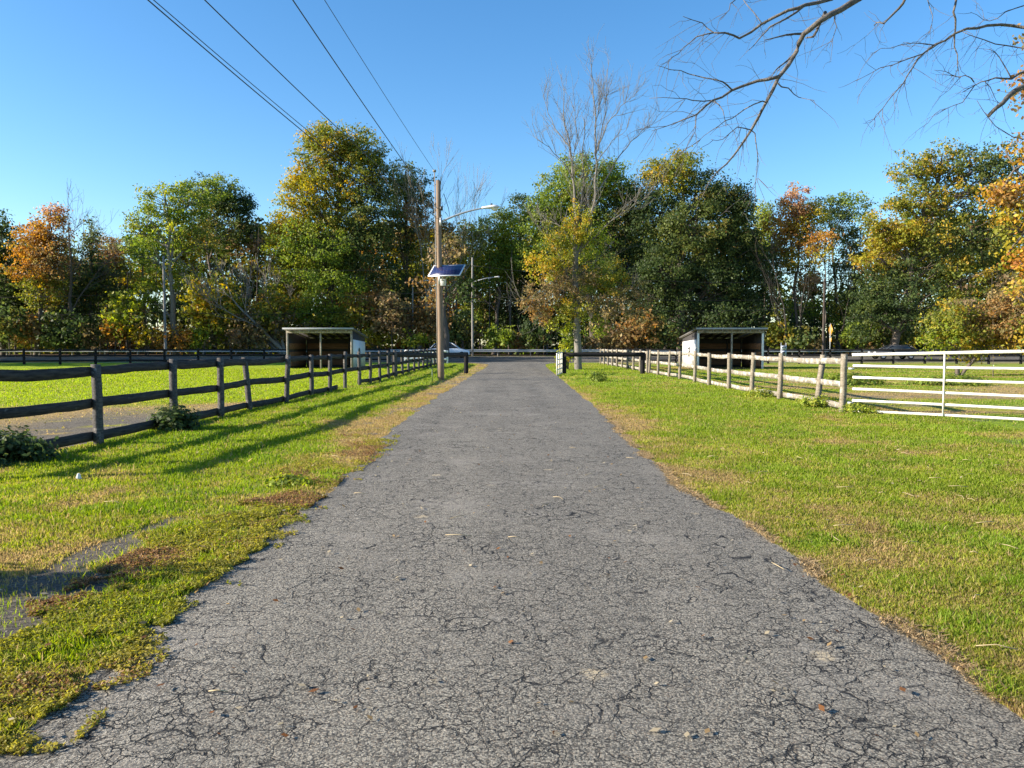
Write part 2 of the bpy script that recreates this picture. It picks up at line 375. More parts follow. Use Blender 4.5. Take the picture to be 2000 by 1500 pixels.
Z = gz(xf, yf)
# dish the ground slightly under the drive so the sheets never meet
ins = np.minimum(xf - edgeL(yf), edgeR(yf) - xf)
V = np.stack([xf, yf, Z], 1)
nx_, ny_ = len(gx), len(gy)
i = (np.arange(ny_ - 1)[:, None] * nx_ + np.arange(nx_ - 1)[None]).ravel()
Q = np.stack([i, i + 1, i + 1 + nx_, i + nx_], 1)
ground = mesh_np('ground', V, Q, GROUND, colr=covercol(xf, yf), smooth=True); tag(ground, kind='structure')

# drive: ragged edges
ys = np.concatenate([np.arange(-30, 1, 2), np.arange(1, 14, 0.05), np.arange(14, 40, 0.2), np.arange(40, 73.4, 0.5)])
rl = edgeL(ys) - (fbm(ys*0+3, ys, 1.3, 4, 91) - 0.5) * 0.34 - 0.03
rr = edgeR(ys) + (fbm(ys*0+9, ys, 1.0, 4, 95) - 0.5) * 0.26 + 0.02
K = 9; f = np.linspace(0, 1, K)
DX = rl[:, None] * (1 - f) + rr[:, None] * f; DY = np.repeat(ys[:, None], K, 1)
DZ = gz(DX, DY) + 0.012 + 0.02 * np.sin(math.pi * f)[None] - 0.004
V = np.stack([DX.ravel(), DY.ravel(), DZ.ravel()], 1); i = (np.arange(len(ys) - 1)[:, None] * K + np.arange(K - 1)[None]).ravel()
tag(mesh_np('driveway', V, np.stack([i, i+1, i+1+K, i+K], 1), ASPH, smooth=True), kind='structure')
# street across the end of the drive, at y 73 to 89
xs = np.arange(-320, 321, 4.0); yy = np.array([73.5, 77, 81, 85, 89.0])
SX, SY = np.meshgrid(xs, yy); V = np.stack([SX.ravel(), SY.ravel(), (gz(SX, SY) + 0.03).ravel()], 1)
K = len(xs); i = (np.arange(len(yy) - 1)[:, None] * K + np.arange(K - 1)[None]).ravel()
tag(mesh_np('street', V, np.stack([i, i+1, i+1+K, i+K], 1), STREET, smooth=True), kind='structure')

# ------------------------------------------------------------------ grass blades (stuff)
def blades(name, x, y, h, wd, c, label, lean=0.5, zoff=0.0, segs=1):
    n = len(x)
    z = gz(x, y) + zoff
    th = rng.uniform(0, 2*math.pi, n); ln = rng.normal(0, lean, n) * h; la = rng.uniform(0, 2*math.pi, n)
    dx = np.cos(th) * wd / 2; dy = np.sin(th) * wd / 2
    tx = x + np.cos(la) * ln; ty = y + np.sin(la) * ln
    mx_ = x + np.cos(la) * ln * 0.35; my_ = y + np.sin(la) * ln * 0.35
    a = np.stack([x - dx, y - dy, z], 1); b = np.stack([x + dx, y + dy, z], 1)
    c1 = np.stack([mx_ + dx*0.9, my_ + dy*0.9, z + h*0.6], 1); c0 = np.stack([mx_ - dx*0.9, my_ - dy*0.9, z + h*0.6], 1); t = np.stack([tx, ty, z + h], 1)
    V = np.stack([a, b, c1, t, c0], 1).reshape(-1, 3)
    F = np.arange(n * 5).reshape(-1, 5)
    cc = np.repeat(c, 5, 0)
    o = mesh_np(name, V, F, GRASSM, colr=cc); tag(o, label, 'grass', kind='stuff'); return o
def scatter(n, y0, y1, pw, xl, xr):
    """points, denser near the camera"""
    u = rng.random(n); y = (y0**pw + u * (y1**pw - y0**pw)) ** (1 / pw)
    x = xl(y) + rng.random(n) * (xr(y) - xl(y)); return x, y
fr = lambda y: y * 0.70 + 0.6
def prep(x, y, keepbare=0.05):
    dry, bare, wl = cover(x, y)
    k = rng.random(len(x)) > bare * (1 - keepbare) * 1.0
    x, y, dry, bare, wl = x[k], y[k], dry[k], bare[k], wl[k]
    jit = rng.normal(0, 0.22, len(x))
    c = covercol(x, y, np.clip(dry + jit, 0, 1), bare * 0, wl) * rng.uniform(0.78, 1.25, (len(x), 1)) * (0.72 + 0.56*fbm(x, y, 1.9, 4, 161))[:, None]
    straw = rng.random(len(x)) < 0.05 + 0.18 * dry; c[straw] = np.array((0.42,0.32,0.15)) * rng.uniform(0.7, 1.2, (straw.sum(), 1))
    return x, y, dry, c
def hgt(x, y, dry, base):
    return base * (rng.uniform(0.5, 1.3, len(x)) + 0.9 * (rng.random(len(x)) < 0.05)) * (0.55 + 0.9 * fbm(x, y, 3.0, 2, 101)) * (1.15 - 0.55 * dry)
# right verge
def rr_at(y): return np.interp(y, ys, rr)
def rl_at(y): return np.interp(y, ys, rl)
x, y = scatter(420000, 2.9, 30, -0.3, lambda y: rr_at(y) - 0.03, lambda y: np.minimum(fr(y), 9.5))
k = x > rr_at(y) - 0.03; x, y, dry, c = prep(x[k], y[k])
hh = hgt(x, y, dry, 0.027) * (1 + y * 0.022)
blades('grass', x, y, hh, 0.0036 * (1 + y * 0.15), c, 'green and yellowing mown grass on the right verge of the drive')
# left verge
x, y = scatter(320000, 2.9, 30, -0.3, lambda y: np.maximum(-fr(y), -7.4), lambda y: rl_at(y) + 0.03)
x, y, dry, c = prep(x, y)
near = (1 - ss(0.8, 1.0, edgeL(y) - x)) * (1 - ss(7.5, 9, y))
k = near < rng.random(len(x)) * 1.0 + 0.35; x, y, dry, c = x[k], y[k], dry[k], c[k]
hh = hgt(x, y, dry, 0.028) * (1 + y * 0.022)
blades('grass', x, y, hh, 0.0036 * (1 + y * 0.15), c, 'green and dry brown grass on the left verge between drive and dark fence')
x = rng.uniform(-32, -6.0, 110000); y = 10 + 42*rng.random(110000)**0.9; k = (x > -fr(y) - .5) & (x < -7.0 + (y-10)*.024)
x, y, dry, c = prep(x[k], y[k], 0.0); blades('grass', x, y, hgt(x, y, dry, 0.036), 0.010 + 0.0006*y, c, 'bright green grass of the left paddock')
x = rng.uniform(7.0, 34, 90000); y = 15 + 42*rng.random(90000)**0.9; k = (x < fr(y) + .5) & (x > 8.6)
x, y, dry, c = prep(x[k], y[k], 0.0); blades('grass', x, y, hgt(x, y, dry, 0.036), 0.010 + 0.0006*y, c, 'grazed patchy grass of the right paddock')
x = rng.uniform(-8, 9, 60000); y = 28 + 38*rng.random(60000); k = ((x < edgeL(y) - .05) & (x > -6.4)) | ((x > edgeR(y) + .05) & (x < 7.8))
x, y, dry, c = prep(x[k], y[k], 0.0); blades('grass', x, y, hgt(x, y, dry, 0.045), 0.03, c, 'sunlit grass of the far verges near the end of the drive')
# clumpy weeds creeping over the near left edge of the drive, and small mats on the asphalt
def weeds(x, y, hbase, label):
    n = len(x)
    v = fbm(x, y, 2.2, 3, 111)[:, None]; r_ = rng.random((n, 1))
    c = np.array((0.22,0.25,0.022)) * (1 - v) + np.array((0.36,0.29,0.06)) * v
    red = (fbm(x, y, 1.4, 3, 121) + rng.normal(0, 0.10, n)) > 0.60
    c[red] = np.array((0.27,0.16,0.075)); c *= rng.uniform(0.6, 1.5, (n, 1))
    h = hbase * rng.uniform(0.3, 1.2, n) * (0.15 + 1.6 * fbm(x, y, 6.5, 3, 131)**1.3)
    # leaflets floating at random height in the mat
    z = gz(x, y) + 0.01 + h * rng.uniform(0.25, 1.0, n)
    s = rng.uniform(0.004, 0.0105, n) * (1 + y * 0.06)
    return leafquads_raw(x, y, z, s, c, label)
def leafquads_raw(x, y, z, s, c, label, mat=None, name='weeds', cat='weeds', flat=0.7):
    n = len(x); P = np.stack([x, y, z], 1)
    nn = rng.normal(0, 1, (n, 3)); nn[:, 2] = np.abs(nn[:, 2]) + flat; nn /= np.linalg.norm(nn, axis=1)[:, None]
    t = np.cross(nn, rng.normal(0, 1, (n, 3))); t /= np.linalg.norm(t, axis=1)[:, None]; b = np.cross(nn, t)
    s = s[:, None]
    V = np.stack([P - t*s, P - b*s*0.55, P + t*s, P + b*s*0.55], 1).reshape(-1, 3)
    o = mesh_np(name, V, np.arange(n*4).reshape(-1, 4), mat or GRASSM, colr=np.repeat(c, 4, 0)); tag(o, label, cat, kind='stuff'); return o
x, y = scatter(420000, 2.9, 13.5, -0.3, lambda y: edgeL(y) - 1.15, lambda y: edgeL(y) + 0.22)
dd = edgeL(y) - x; m_ = fbm(x, y, 1.7, 4, 141)
m2 = fbm(x, y, 5.0, 3, 143)
edge = (dd > -0.12 + 0.45 * (m_ - 0.35) + 0.22 * (m2 - 0.5)) & (dd < 0.82 + 0.8 * (m_ - 0.5) + 0.3 * (m2 - 0.5)) & (fbm(x, y, 2.6, 4, 147) > 0.40 + 0.10*ss(6, 9, y))
keep = edge & (rng.random(len(x)) < 1 - 0.6 * ss(0.52, 0.66, fbm(x, y, 3.5, 3, 151))) & (rng.random(len(x)) < 1.0 - 0.75*ss(7.5, 10, y))
keep |= (dd > -0.30) & (dd < 0.1) & (m2 > 0.60) & (rng.random(len(x)) < 0.22)
weeds(x[keep], y[keep], 0.036, 'low green and russet weed mat spilling over the near left edge of the drive')

# ------------------------------------------------------------------ fences
def post_mesh(h, wx, wy, lean=(0,0), sink=0.15, seed=0, segs=6):
    r = np.random.default_rng(seed); mb = MB()
    zs = np.linspace(-sink, h, segs); P = []
    for i, z in enumerate(zs):
        jx, jy = r.normal(0, 0.004, 2); sc = 1 - 0.06 * i / segs + r.normal(0, 0.012)
        ox, oy = lean[0] * z + jx, lean[1] * z + jy
        for a, b in ((-1,-1),(1,-1),(1,1),(-1,1)):
            P.append((ox + a*wx/2*sc, oy + b*wy/2*sc, z + (r.uniform(-0.018, 0.012) if i == segs-1 else 0)))
    Q = [(0,3,2,1), tuple((segs-1)*4 + k for k in range(4))]
    for i in range(segs - 1):
        for k in range(4): Q.append((i*4+k, i*4+(k+1)%4, (i+1)*4+(k+1)%4, (i+1)*4+k))
    mb.add(P, Q); return mb
def rail_mesh(A, B, wd, th, rag=0.012, sag=0.0, seed=0, segs=9, bend=0.0):
    r = np.random.default_rng(seed); A = np.array(A, float); B = np.array(B, float)
    L = np.linalg.norm(B - A); d = (B - A) / L; nrm = np.array((-d[1], d[0], 0)); nrm /= np.linalg.norm(nrm)
    P = []; tn = np.linspace(0, 1, segs); o1 = r.uniform(0, 50)
    for i, t in enumerate(tn):
        c = A + (B - A) * t + np.array((0,0,-sag*4*t*(1-t))) + nrm * bend * math.sin(math.pi * t)
        top = wd/2 + rag * (vn(t*7+o1, 3.3) - 0.5) * 2 + rag*0.3*(vn(t*17+o1, 9.3) - 0.5) * 2
        bot = -wd/2 + rag * (vn(t*6+o1, 7.7) - 0.5) * 2
        for s, zz in ((-1,bot),(1,bot),(1,top),(-1,top)): P.append(c + nrm*s*th/2 + np.array((0,0,zz)))
    Q = [(0,1,2,3), tuple((segs-1)*4 + k for k in (3,2,1,0))]
    for i in range(segs - 1):
        for k in range(4): Q.append((i*4+k, (i+1)*4+k, (i+1)*4+(k+1)%4, i*4+(k+1)%4))
    mb = MB(); mb.add(P, Q); return mb
def fence(name, pts, label, hs, rails, pm, rm, psize=(0.13,0.13), rw=0.15, side=-1, leans=None, skip=(), broken=(), rag=0.012, jit=0.02, group=None, cat='fence', seed=0, sagv=0.01, post_h=None):
    root = empty(name, (pts[0][0], pts[0][1], 0), label, cat, group)
    ox, oy = pts[0]
    for i, (x, y) in enumerate(pts):
        h = (post_h[i] if post_h and i in post_h else hs) + random.uniform(-0.03, 0.05)
        ln = leans.get(i, (random.gauss(0, jit), random.gauss(0, jit))) if leans else (random.gauss(0, jit), random.gauss(0, jit))
        mb = post_mesh(h, psize[0], psize[1], ln, seed=seed + i)
        zz = float(gz(x, y)); mb.V = [v + np.array((x - ox, y - oy, zz)) for v in mb.V]
        mb.build('post', pm, root)
    for i in range(len(pts) - 1):
        (x0, y0), (x1, y1) = pts[i], pts[i+1]
        d = np.array((x1-x0, y1-y0)); L = np.linalg.norm(d); d /= L; nr = np.array((-d[1], d[0])) * side * (psize[0]/2 + 0.02)
        for k, hz in enumerate(rails):
            if (i, k) in skip: continue
            t1 = 0.62 if (i, k) in broken else 1.0
            dz0 = (vn(i*3.1, k*5.7 + seed) - 0.5) * 0.07; dz1 = (vn((i+1)*3.1, k*5.7 + seed) - 0.5) * 0.07
            A = (x0 - ox + nr[0], y0 - oy + nr[1], float(gz(x0, y0)) + hz + dz0)
            B_ = (x0 - ox + nr[0] + (x1-x0)*t1, y0 - oy + nr[1] + (y1-y0)*t1, float(gz(x1, y1)) + hz + dz1)
            A = np.array(A); B_ = np.array(B_); A[:2] += d*0.004; B_[:2] -= d*0.004
            rail_mesh(A, B_, rw * random.uniform(0.92, 1.06), 0.03, rag * (2.0 if k == len(rails)-1 else 1), random.uniform(-0.4, 1)*sagv, seed=seed*31 + i*7 + k, bend=random.gauss(0, 0.012)).build('rail', rm, root)
    return root
lf = [(px_ , d) for px_, d in [(-7.0,8.9),(-6.85,9.85),(-6.6,12.2),(-6.48,14.65),(-6.42,16.9),(-6.5,19.0),(-6.25,21.2),(-6.22,23.8),(-6.15,25.9),(-6.12,28.1),(-6.0,30.2),(-5.98,32.4),(-5.95,34.6),(-5.95,37.0),(-6.0,39.3)]]
for _k in range(len(lf)): lf[_k] = (lf[_k][0], lf[_k][1])
fence('board_fence', lf, 'dark weathered three rail fence along the left verge', 1.32, (0.13,0.67,1.20), POST_L, RAIL_L,
      psize=(0.115,0.115), rw=0.155, side=1, leans={5: (-0.10, 0.02), 6: (0.06, 0)}, skip=((9,0),), broken=((8,0),), rag=0.012, group='board fences beside the drive', seed=3, sagv=0.02)
fence('board_fence', [(lf[-1][0] + 0.03, lf[-1][1] + 0.25 + k*2.42) for k in range(10)], 'far dark stretch of fence behind the wooden lamp pole', 1.3, (0.14,0.67,1.20), POST_L, RAIL_L,
      side=1, rag=0.015, group='board fences beside the drive', seed=13)
rf = [(7.84 + 0.04*math.sin(d), d) for d in (18.1, 19.8, 22.4, 25.1, 27.8, 30.4, 33.1, 35.7, 38.5, 41.2, 43.8)]
fence('board_fence', rf, 'pale sunlit three rail fence running from the large white gate', 1.33, (0.15,0.65,1.19), POST_R, RAIL_R,
      psize=(0.12,0.12), rw=0.145, side=-1, leans={1: (0.15, 0.10), 0: (0.01, 0)}, rag=0.008, group='board fences beside the drive', seed=23, sagv=0.03, post_h={0: 1.36})
fence('board_fence', [(rf[-1][0] - 0.03 - k*0.03, 44.3 + k*2.35) for k in range(10)], 'far stretch of pale sunlit fence beyond the black entrance rail', 1.3, (0.15,0.65,1.18), POST_R, RAIL_R,
      side=-1, group='board fences beside the drive', seed=33, psize=(0.13,0.13))
# entrance wings: one dark top rail
def wing(A, B, label, seed, mat, pmat):
    root = empty('entrance_rail', (A[0], A[1], 0), label, 'fence', 'dark entrance rails either side of the drive')
    for i, p in enumerate((A, B)):
        mb = post_mesh(1.2, 0.24, 0.2, seed=seed+i); mb.V = [v + np.array((p[0]-A[0], p[1]-A[1], 0)) for v in mb.V]; mb.build('post', pmat, root)
    mb = rail_mesh((0, -0.13, 1.08), (B[0]-A[0], B[1]-A[1]-0.13, 1.08), 0.24, 0.045, 0.01, 0.01, seed=seed); mb.build('rail', mat, root)
wing((-6.15,40.2), (-2.58,43.2), 'grey brown single rail on dark posts left of the drive, behind the wooden lamp pole', 51, RAIL_L, RAIL_DK)
wing((2.92,43.0), (7.35,43.2), 'black single rail from the small white gate across the tree trunk to the pale fence', 61, RAIL_DK, RAIL_DK)
# street side fences
def lin(a, b, n): return [(a[0] + (b[0]-a[0])*t, a[1] + (b[1]-a[1])*t) for t in np.linspace(0, 1, n)]
fence('paddock_fence', lin((-56,60),(-11,69),18), 'long dark fence across the back of the left paddock', 1.3, (0.3,0.72,1.18), RAIL_DK, RAIL_DK, seed=71, group='dark fences at the back of the paddocks', jit=0.008, rag=0.006, psize=(0.15,0.15))
fence('paddock_fence', lin((9,67),(56,64),19), 'long dark fence across the back of the right paddock behind the right shelter', 1.25, (0.3,0.72,1.18), RAIL_DK, RAIL_DK, seed=81, group='dark fences at the back of the paddocks', jit=0.008, rag=0.006, psize=(0.15,0.15))
fence('white_rail_fence', lin((-9.2,66),(-5.6,66.6),4), 'short wavy white rail fence between the left shelter and the wooden lamp pole', 1.15, (0.45,1.08), WHITE, WHITE, seed=91, rw=0.2, rag=0.05, sagv=0.06)

# ------------------------------------------------------------------ gates
G0 = np.array((7.93, 17.9)); G1 = np.array((11.66, 14.95))
gd = G1 - G0; GL = np.linalg.norm(gd); ga = math.atan2(gd[1], gd[0])
gate = empty('field_gate', (G0[0], G0[1], 0), 'large white six bar metal field gate at the right edge of the photo', 'gate', None, ga)
hts = [0.07, 0.30, 0.57, 0.85, 1.13, 1.385]
for i, h in enumerate(hts):
    mb = MB(); r_ = 0.036 if i == 5 else 0.030
    x0 = 0.0 if i == 5 else 0.02
    pts = [(x0 + (GL - x0) * t, 0.0, h - 0.02*t + (0.13*t if i == 5 else 0) + 0.012*math.sin(3*t+i)) for t in np.linspace(0, 1, 12)]
    if i == 5: pts = [(0, 0, h - 0.07)] + pts
    mb.tube(pts, r_, 12); mb.build('bar', GATEW, gate, smooth=True)
for xx, a, b in ((1.9, 0.05, 1.42), (GL - 0.02, 0.05, 1.48)):
    mb = MB(); mb.box((xx, -0.04 if xx > 1 and xx < 3 else 0, (a+b)/2), (0.032, 0.02, b - a)); mb.build('upright', GATEW, gate)
mb = MB(); mb.box((-0.02, 0, 1.05), (0.12, 0.05, 0.05)); mb.box((-0.02, 0, 0.25), (0.12, 0.05, 0.05)); mb.build('hinge', GALV, gate)
mb = post_mesh(1.32, 0.16, 0.16, seed=4); gp = mb.build('gate_post', POST_R); gp.location = (G1[0]+0.15, G1[1]-0.1, 0); tag(gp, 'grey wooden post holding the latch end of the large white gate', 'post')
# small entrance gate swung open
S0 = np.array((2.80, 42.9)); S1 = np.array((2.33, 39.9)); sd_ = S1 - S0; SL = np.linalg.norm(sd_)
sg = empty('entrance_gate', (S0[0], S0[1], 0), 'small white tubular gate swung open at the right side of the drive end', 'gate', None, math.atan2(sd_[1], sd_[0]))
for h in (0.06, 0.32, 0.58, 0.84, 1.15):
    mb = MB(); mb.tube([(0,0,h + (0.06 if h > 1 else 0)), (SL,0,h)], 0.035, 8); mb.build('bar', GATEW, sg, smooth=True)
for xx in (0.03, SL*0.33, SL*0.66, SL):
    mb = MB(); mb.tube([(xx,0,0.05),(xx,0,1.18)], 0.032, 8); mb.build('upright', GATEW, sg, smooth=True)

# ------------------------------------------------------------------ run-in shelters
def shelter(px0, px1, d, side, label, emblem):
    x0 = (px0 - 1000) / FPX * d; x1 = (px1 - 1000) / FPX * d; W = x1 - x0; D = 4.6
    root = empty('run_in_shelter', (x0, d, 0), label, 'shelter', 'horse shelters in the paddocks')
    HF, HB = 2.62, 2.12; t = 0.05
    def part(name, mat, *boxes, parent=root):
        mb = MB()
        for c, s in boxes: mb.box(c, s)
        return bevel(mb.build(name, mat, parent), 0.006)
    # side walls follow the roof pitch
    for nm, xx in (('side_wall', 0.0), ('side_wall', W)):
        mb = MB(); a, b = xx - t/2, xx + t/2
        mb.hexa([(a,0.06,0),(b,0.06,0),(b,D,0),(a,D,0),(a,0.06,HF),(b,0.06,HF),(b,D,HB),(a,D,HB)])
        sw = mb.build(nm, DKWALL, root)
        if (xx == 0) == (side < 0):
            o = -t/2 - 0.012 if side < 0 else t/2 + 0.012
            xc = xx + o
            q = 1.86
            mb = MB(); mb.hexa([(xc-.01,0.32,0.1),(xc+.01,0.32,0.1),(xc+.01,D-.08,0.1),(xc-.01,D-.08,0.1),(xc-.01,0.32,q+.12),(xc+.01,0.32,q+.12),(xc+.01,D-.08,q-.02),(xc-.01,D-.08,q-.02)])
            mb.build('white_panel', WHITE, sw)
            th = np.linspace(0, 2*math.pi, 24, endpoint=False); ex = xc + (-0.014 if side < 0 else 0.014)
            yc_, zc_ = D*0.5, 1.12
            mb = MB()
            if emblem == 'oval':
                P = [(ex, yc_ + 0.30*math.cos(a_), zc_ + 0.30*math.sin(a_)) for a_ in th] + [(ex + 0.012, yc_ + 0.30*math.cos(a_), zc_ + 0.30*math.sin(a_)) for a_ in th] + [(ex + 0.012, yc_, zc_), (ex, yc_, zc_)]
                mb.add(P, [(k, (k+1)%24, 24+(k+1)%24, 24+k) for k in range(24)], [(48, 24+(k+1)%24, 24+k) for k in range(24)] + [(49, k, (k+1)%24) for k in range(24)])
            else:
                for dz, s in ((0.16,1),(-0.16,-1)):
                    mb.tube([(ex, yc_ + 0.20*math.cos(a_)*s, zc_ + dz + 0.15*math.sin(a_)) for a_ in np.linspace(0.2, 5.2, 12)], 0.055, 6)
            mb.build('emblem', BLACK, sw)
    part('back_wall', DKWALL, ((W/2, D, HB/2 - 0.02), (W - 2*t, t, HB - 0.04)))
    # plank lining: rows of boards with dark gaps, a post in front
    bw = []
    nr_ = 3
    for k in range(nr_): bw.append(((W/2, D - 0.06, 0.36 + k*0.58), (W - 0.3, 0.04, 0.40)))
    part('plank_lining', PLANKIN, *bw)
    part('plank_lining', PLANKIN, *[((0.06, D/2, 0.36 + k*0.58), (0.04, D - 0.5, 0.40)) for k in range(nr_)])
    part('plank_lining', PLANKIN, *[((W - 0.06, D/2, 0.36 + k*0.58), (0.04, D - 0.5, 0.40)) for k in range(nr_)])
    for xx in (0.0, W*0.52, W):
        mt = WHITE if xx in (0.0, W) and side < 0 else W_GREY
        part('post', mt, ((xx, 0.0, (HF-0.06)/2), (0.13 if xx in (0.0, W) else 0.1, 0.11, HF - 0.06)))
    for xx in (W*0.26, W*0.74): part('stud', DKWALL, ((xx, D - 0.13, 1.0), (0.1, 0.1, 2.0)))
    part('header', W_GREY, ((W/2, -0.075, HF - 0.12), (W + 0.12, 0.045, 0.2)))
    mb = MB(); a, b = -0.22, W + 0.22; sl_ = (HB - HF)/D
    f0, f1 = -0.35, D + 0.25; z0 = HF + 0.01 + sl_*f0; z1 = HF + 0.01 + sl_*f1
    mb.hexa([(a,f0,z0),(b,f0,z0),(b,f1,z1),(a,f1,z1),(a,f0,z0+.07),(b,f0,z0+.07),(b,f1,z1+.07),(a,f1,z1+.07)])
    rf_ = mb.build('roof', ROOFG, root)
    part('fascia', FASC, ((W/2, -0.375, z0 + 0.03), (b - a, 0.03, 0.11)), parent=rf_)
    mb = MB()
    for xx in np.linspace(0.3, W - 0.3, 7): mb.hexa([(xx-.03,-0.3,HF-.12),(xx+.03,-0.3,HF-.12),(xx+.03,D,HB-.13),(xx-.03,D,HB-.13),(xx-.03,-0.3,HF+.0),(xx+.03,-0.3,HF+.0),(xx+.03,D,HB-.02),(xx-.03,D,HB-.02)])
    mb.build('rafters', W_GREY, rf_)
    return root
shelter(562, 687, 51.5, 1, 'open dark horse shelter in the left paddock with brown planks inside', 'oval')
shelter(1363, 1489, 51.5, -1, 'open dark horse shelter in the right paddock with a bright white sunlit side', 'curl')

# ------------------------------------------------------------------ lamp poles, wires
def pole(name, x, y, h, r0, r1, mat, label, lean=0.0, cat='street lamp', group=None):
    root = empty(name, (x, y, 0), label, cat, group)
    mb = MB(); n = 9
    mb.tube([(lean*t*h, 0, -0.4 + (h+0.4)*t) for t in np.linspace(0, 1, n)], np.linspace(r0, r1, n), 16)
    mb.build('pole', mat, root, smooth=False); return root
def lamp_head(parent, x, z, s=1.0, yo=0.0):
    """cobra head luminaire pointing +x"""
    mb = MB(); prof = [(0,0.05,0.05),(0.12,0.09,0.07),(0.30,0.15,0.09),(0.50,0.19,0.11),(0.66,0.17,0.09),(0.76,0.05,0.03)]
    P = []
    for px_, wy, wz in prof:
        for a_ in np.linspace(0, 2*math.pi, 14, endpoint=False):
            P.append((x + px_*s, yo + wy*s*math.cos(a_), z + (wz*s*math.sin(a_) if math.sin(a_) > 0 else wz*0.45*s*math.sin(a_)) + px_*0.05*s))
    Q = [(i*14+k, i*14+(k+1)%14, (i+1)*14+(k+1)%14, (i+1)*14+k) for i in range(5) for k in range(14)]
    c0, c1 = len(P), len(P) + 1; P += [(x, yo, z), (x + 0.78*s, yo, z + 0.04*s)]
    mb.add(P, Q, [(c0, (k+1)%14, k) for k in range(14)] + [(c1, 70+k, 70+(k+1)%14) for k in range(14)])
    hd = mb.build('lamp_head', simple('lamp_grey', (0.62,0.63,0.62), 0.5, noise=0.1), parent, smooth=True)
    mb = MB(); P = []
    for j, (rr2, dz) in enumerate(((0.155,0.0),(0.13,-0.06),(0.07,-0.10),(0.01,-0.115))):
        for a_ in np.linspace(0, 2*math.pi, 12, endpoint=False): P.append((x + 0.55*s + rr2*s*math.cos(a_), yo + rr2*s*math.sin(a_), z - 0.005*s + dz*s))
    mb.add(P, [(i*12+k, i*12+(k+1)%12, (i+1)*12+(k+1)%12, (i+1)*12+k) for i in range(3) for k in range(12)])
    mb.build('lens', simple('lens', (0.7,0.7,0.68), 0.2, noise=0.05), hd, smooth=True)
    mb = MB(); mb.tube([(x + 0.42*s, yo, z + 0.11*s), (x + 0.42*s, yo, z + 0.19*s)], 0.04*s, 8); mb.build('photocell', DARKM, hd)
    return hd
PX, PY = -3.22, 35.0
lp = pole('street_lamp', PX, PY, 9.0, 0.142, 0.105, POLEW, 'tall brown wooden lamp pole with a solar panel, on the grass left of the drive', lean=-0.012)
ph = lambda z: -0.012 * z
mb = MB(); n = 10
az = 7.0; pts = [(ph(az)+0.1 + 1.95*t, -0.05, az + 0.15 + 0.95*t - 0.33*t*t) for t in np.linspace(0, 1, n)]; pts[-1] = (pts[-1][0], -0.05, pts[-2][2] + 0.03)
mb.tube(pts, np.linspace(0.05, 0.035, n), 10); mb.box((ph(az)+0.1, -0.06, az+0.15), (0.1,0.12,0.35)); mb.build('arm', GALV, lp, smooth=False)
lamp_head(lp, pts[-1][0] - 0.12, pts[-1][2], 1.08, -0.05)
mb = MB(); mb.tube([(ph(z)-0.155, -0.02, z) for z in (0.1, 3, 6, 9.35)], 0.022, 8); mb.box((ph(9.3)-0.155, -0.02, 9.42), (0.14,0.1,0.1)); mb.build('conduit', simple('conduit_grey', (0.27,0.24,0.21), 0.6), lp)
# solar panel: tilted, glass face turned up to the sun side and the drive
def rot(ax, a): return np.array(Matrix.Rotation(a, 3, ax))
Mt = rot('Z', R(-14)) @ rot('X', R(34)) @ rot('Y', R(0))
def skewbox(c, s): 
    mb_ = MB(); mb_.box((0,0,0), s); mb_.V = [v @ Mt.T + np.array(c) for v in mb_.V]; return mb_
pc = np.array((0.30, -0.42, 4.93))
mb = skewbox(pc, (1.50, 0.98, 0.035)); pf = mb.build('panel_frame', simple('alu', (0.75,0.76,0.78), 0.4, 0.3, noise=0.05), lp)
def pvmat():
    m, t, ns, lk, p = newmat('solar_cells'); tc = N(ns, 'ShaderNodeTexCoord')
    br = N(ns, 'ShaderNodeTexBrick'); br.offset = 0; br.inputs['Color1'].default_value = (0.012,0.014,0.055,1); br.inputs['Color2'].default_value = (0.015,0.018,0.07,1); br.inputs['Mortar'].default_value = (0.05,0.055,0.1,1)
    br.inputs['Scale'].default_value = 1; br.inputs['Brick Width'].default_value = 0.156; br.inputs['Row Height'].default_value = 0.156; br.inputs['Mortar Size'].default_value = 0.006
    lk.new(tc.outputs['Object'], br.inputs['Vector']); lk.new(br.outputs['Color'], p.inputs['Base Color']); p.inputs['Roughness'].default_value = 0.25; return m
nrm = Mt @ np.array((0,0,1.))
mb = skewbox(pc + nrm*0.019, (1.40, 0.88, 0.006)); mb.build('solar_cells', pvmat(), lp)
mb = MB(); mb.tube([(0.0,-0.14,4.75),(0.18,-0.36,4.88)], 0.03, 8); mb.tube([(0.0,-0.15,4.45),(0.24,-0.52,4.80)], 0.025, 8); mb.box((-0.04,-0.17,4.6),(0.12,0.06,0.5)); mb.build('bracket', GALV, lp)
mb = MB(); mb.box((0.12,-0.16,4.42),(0.24,0.14,0.30)); bevel(mb.build('control_box', simple('box_white', (0.6,0.6,0.58), 0.5, noise=0.1), lp), 0.01)
mb = MB(); mb.tube([(0.6,-0.2,4.7),(0.50,-0.1,4.3),(0.42,0,3.9),(0.56,0,3.7)], 0.012, 5); mb.tube([(0.2,0,7.6),(0.42,0,7.3),(0.36,0,7.75),(0.15,0,8.4)], 0.014, 5); mb.build('loose_cable', BLACK, lp)
mb = MB(); mb.box((ph(7.6)+0.13,-0.05,7.75),(0.12,0.1,0.18)); mb.box((ph(7)+0.12,0.02,7.05),(0.1,0.1,0.1)); mb.build('insulator', DARKM, lp)

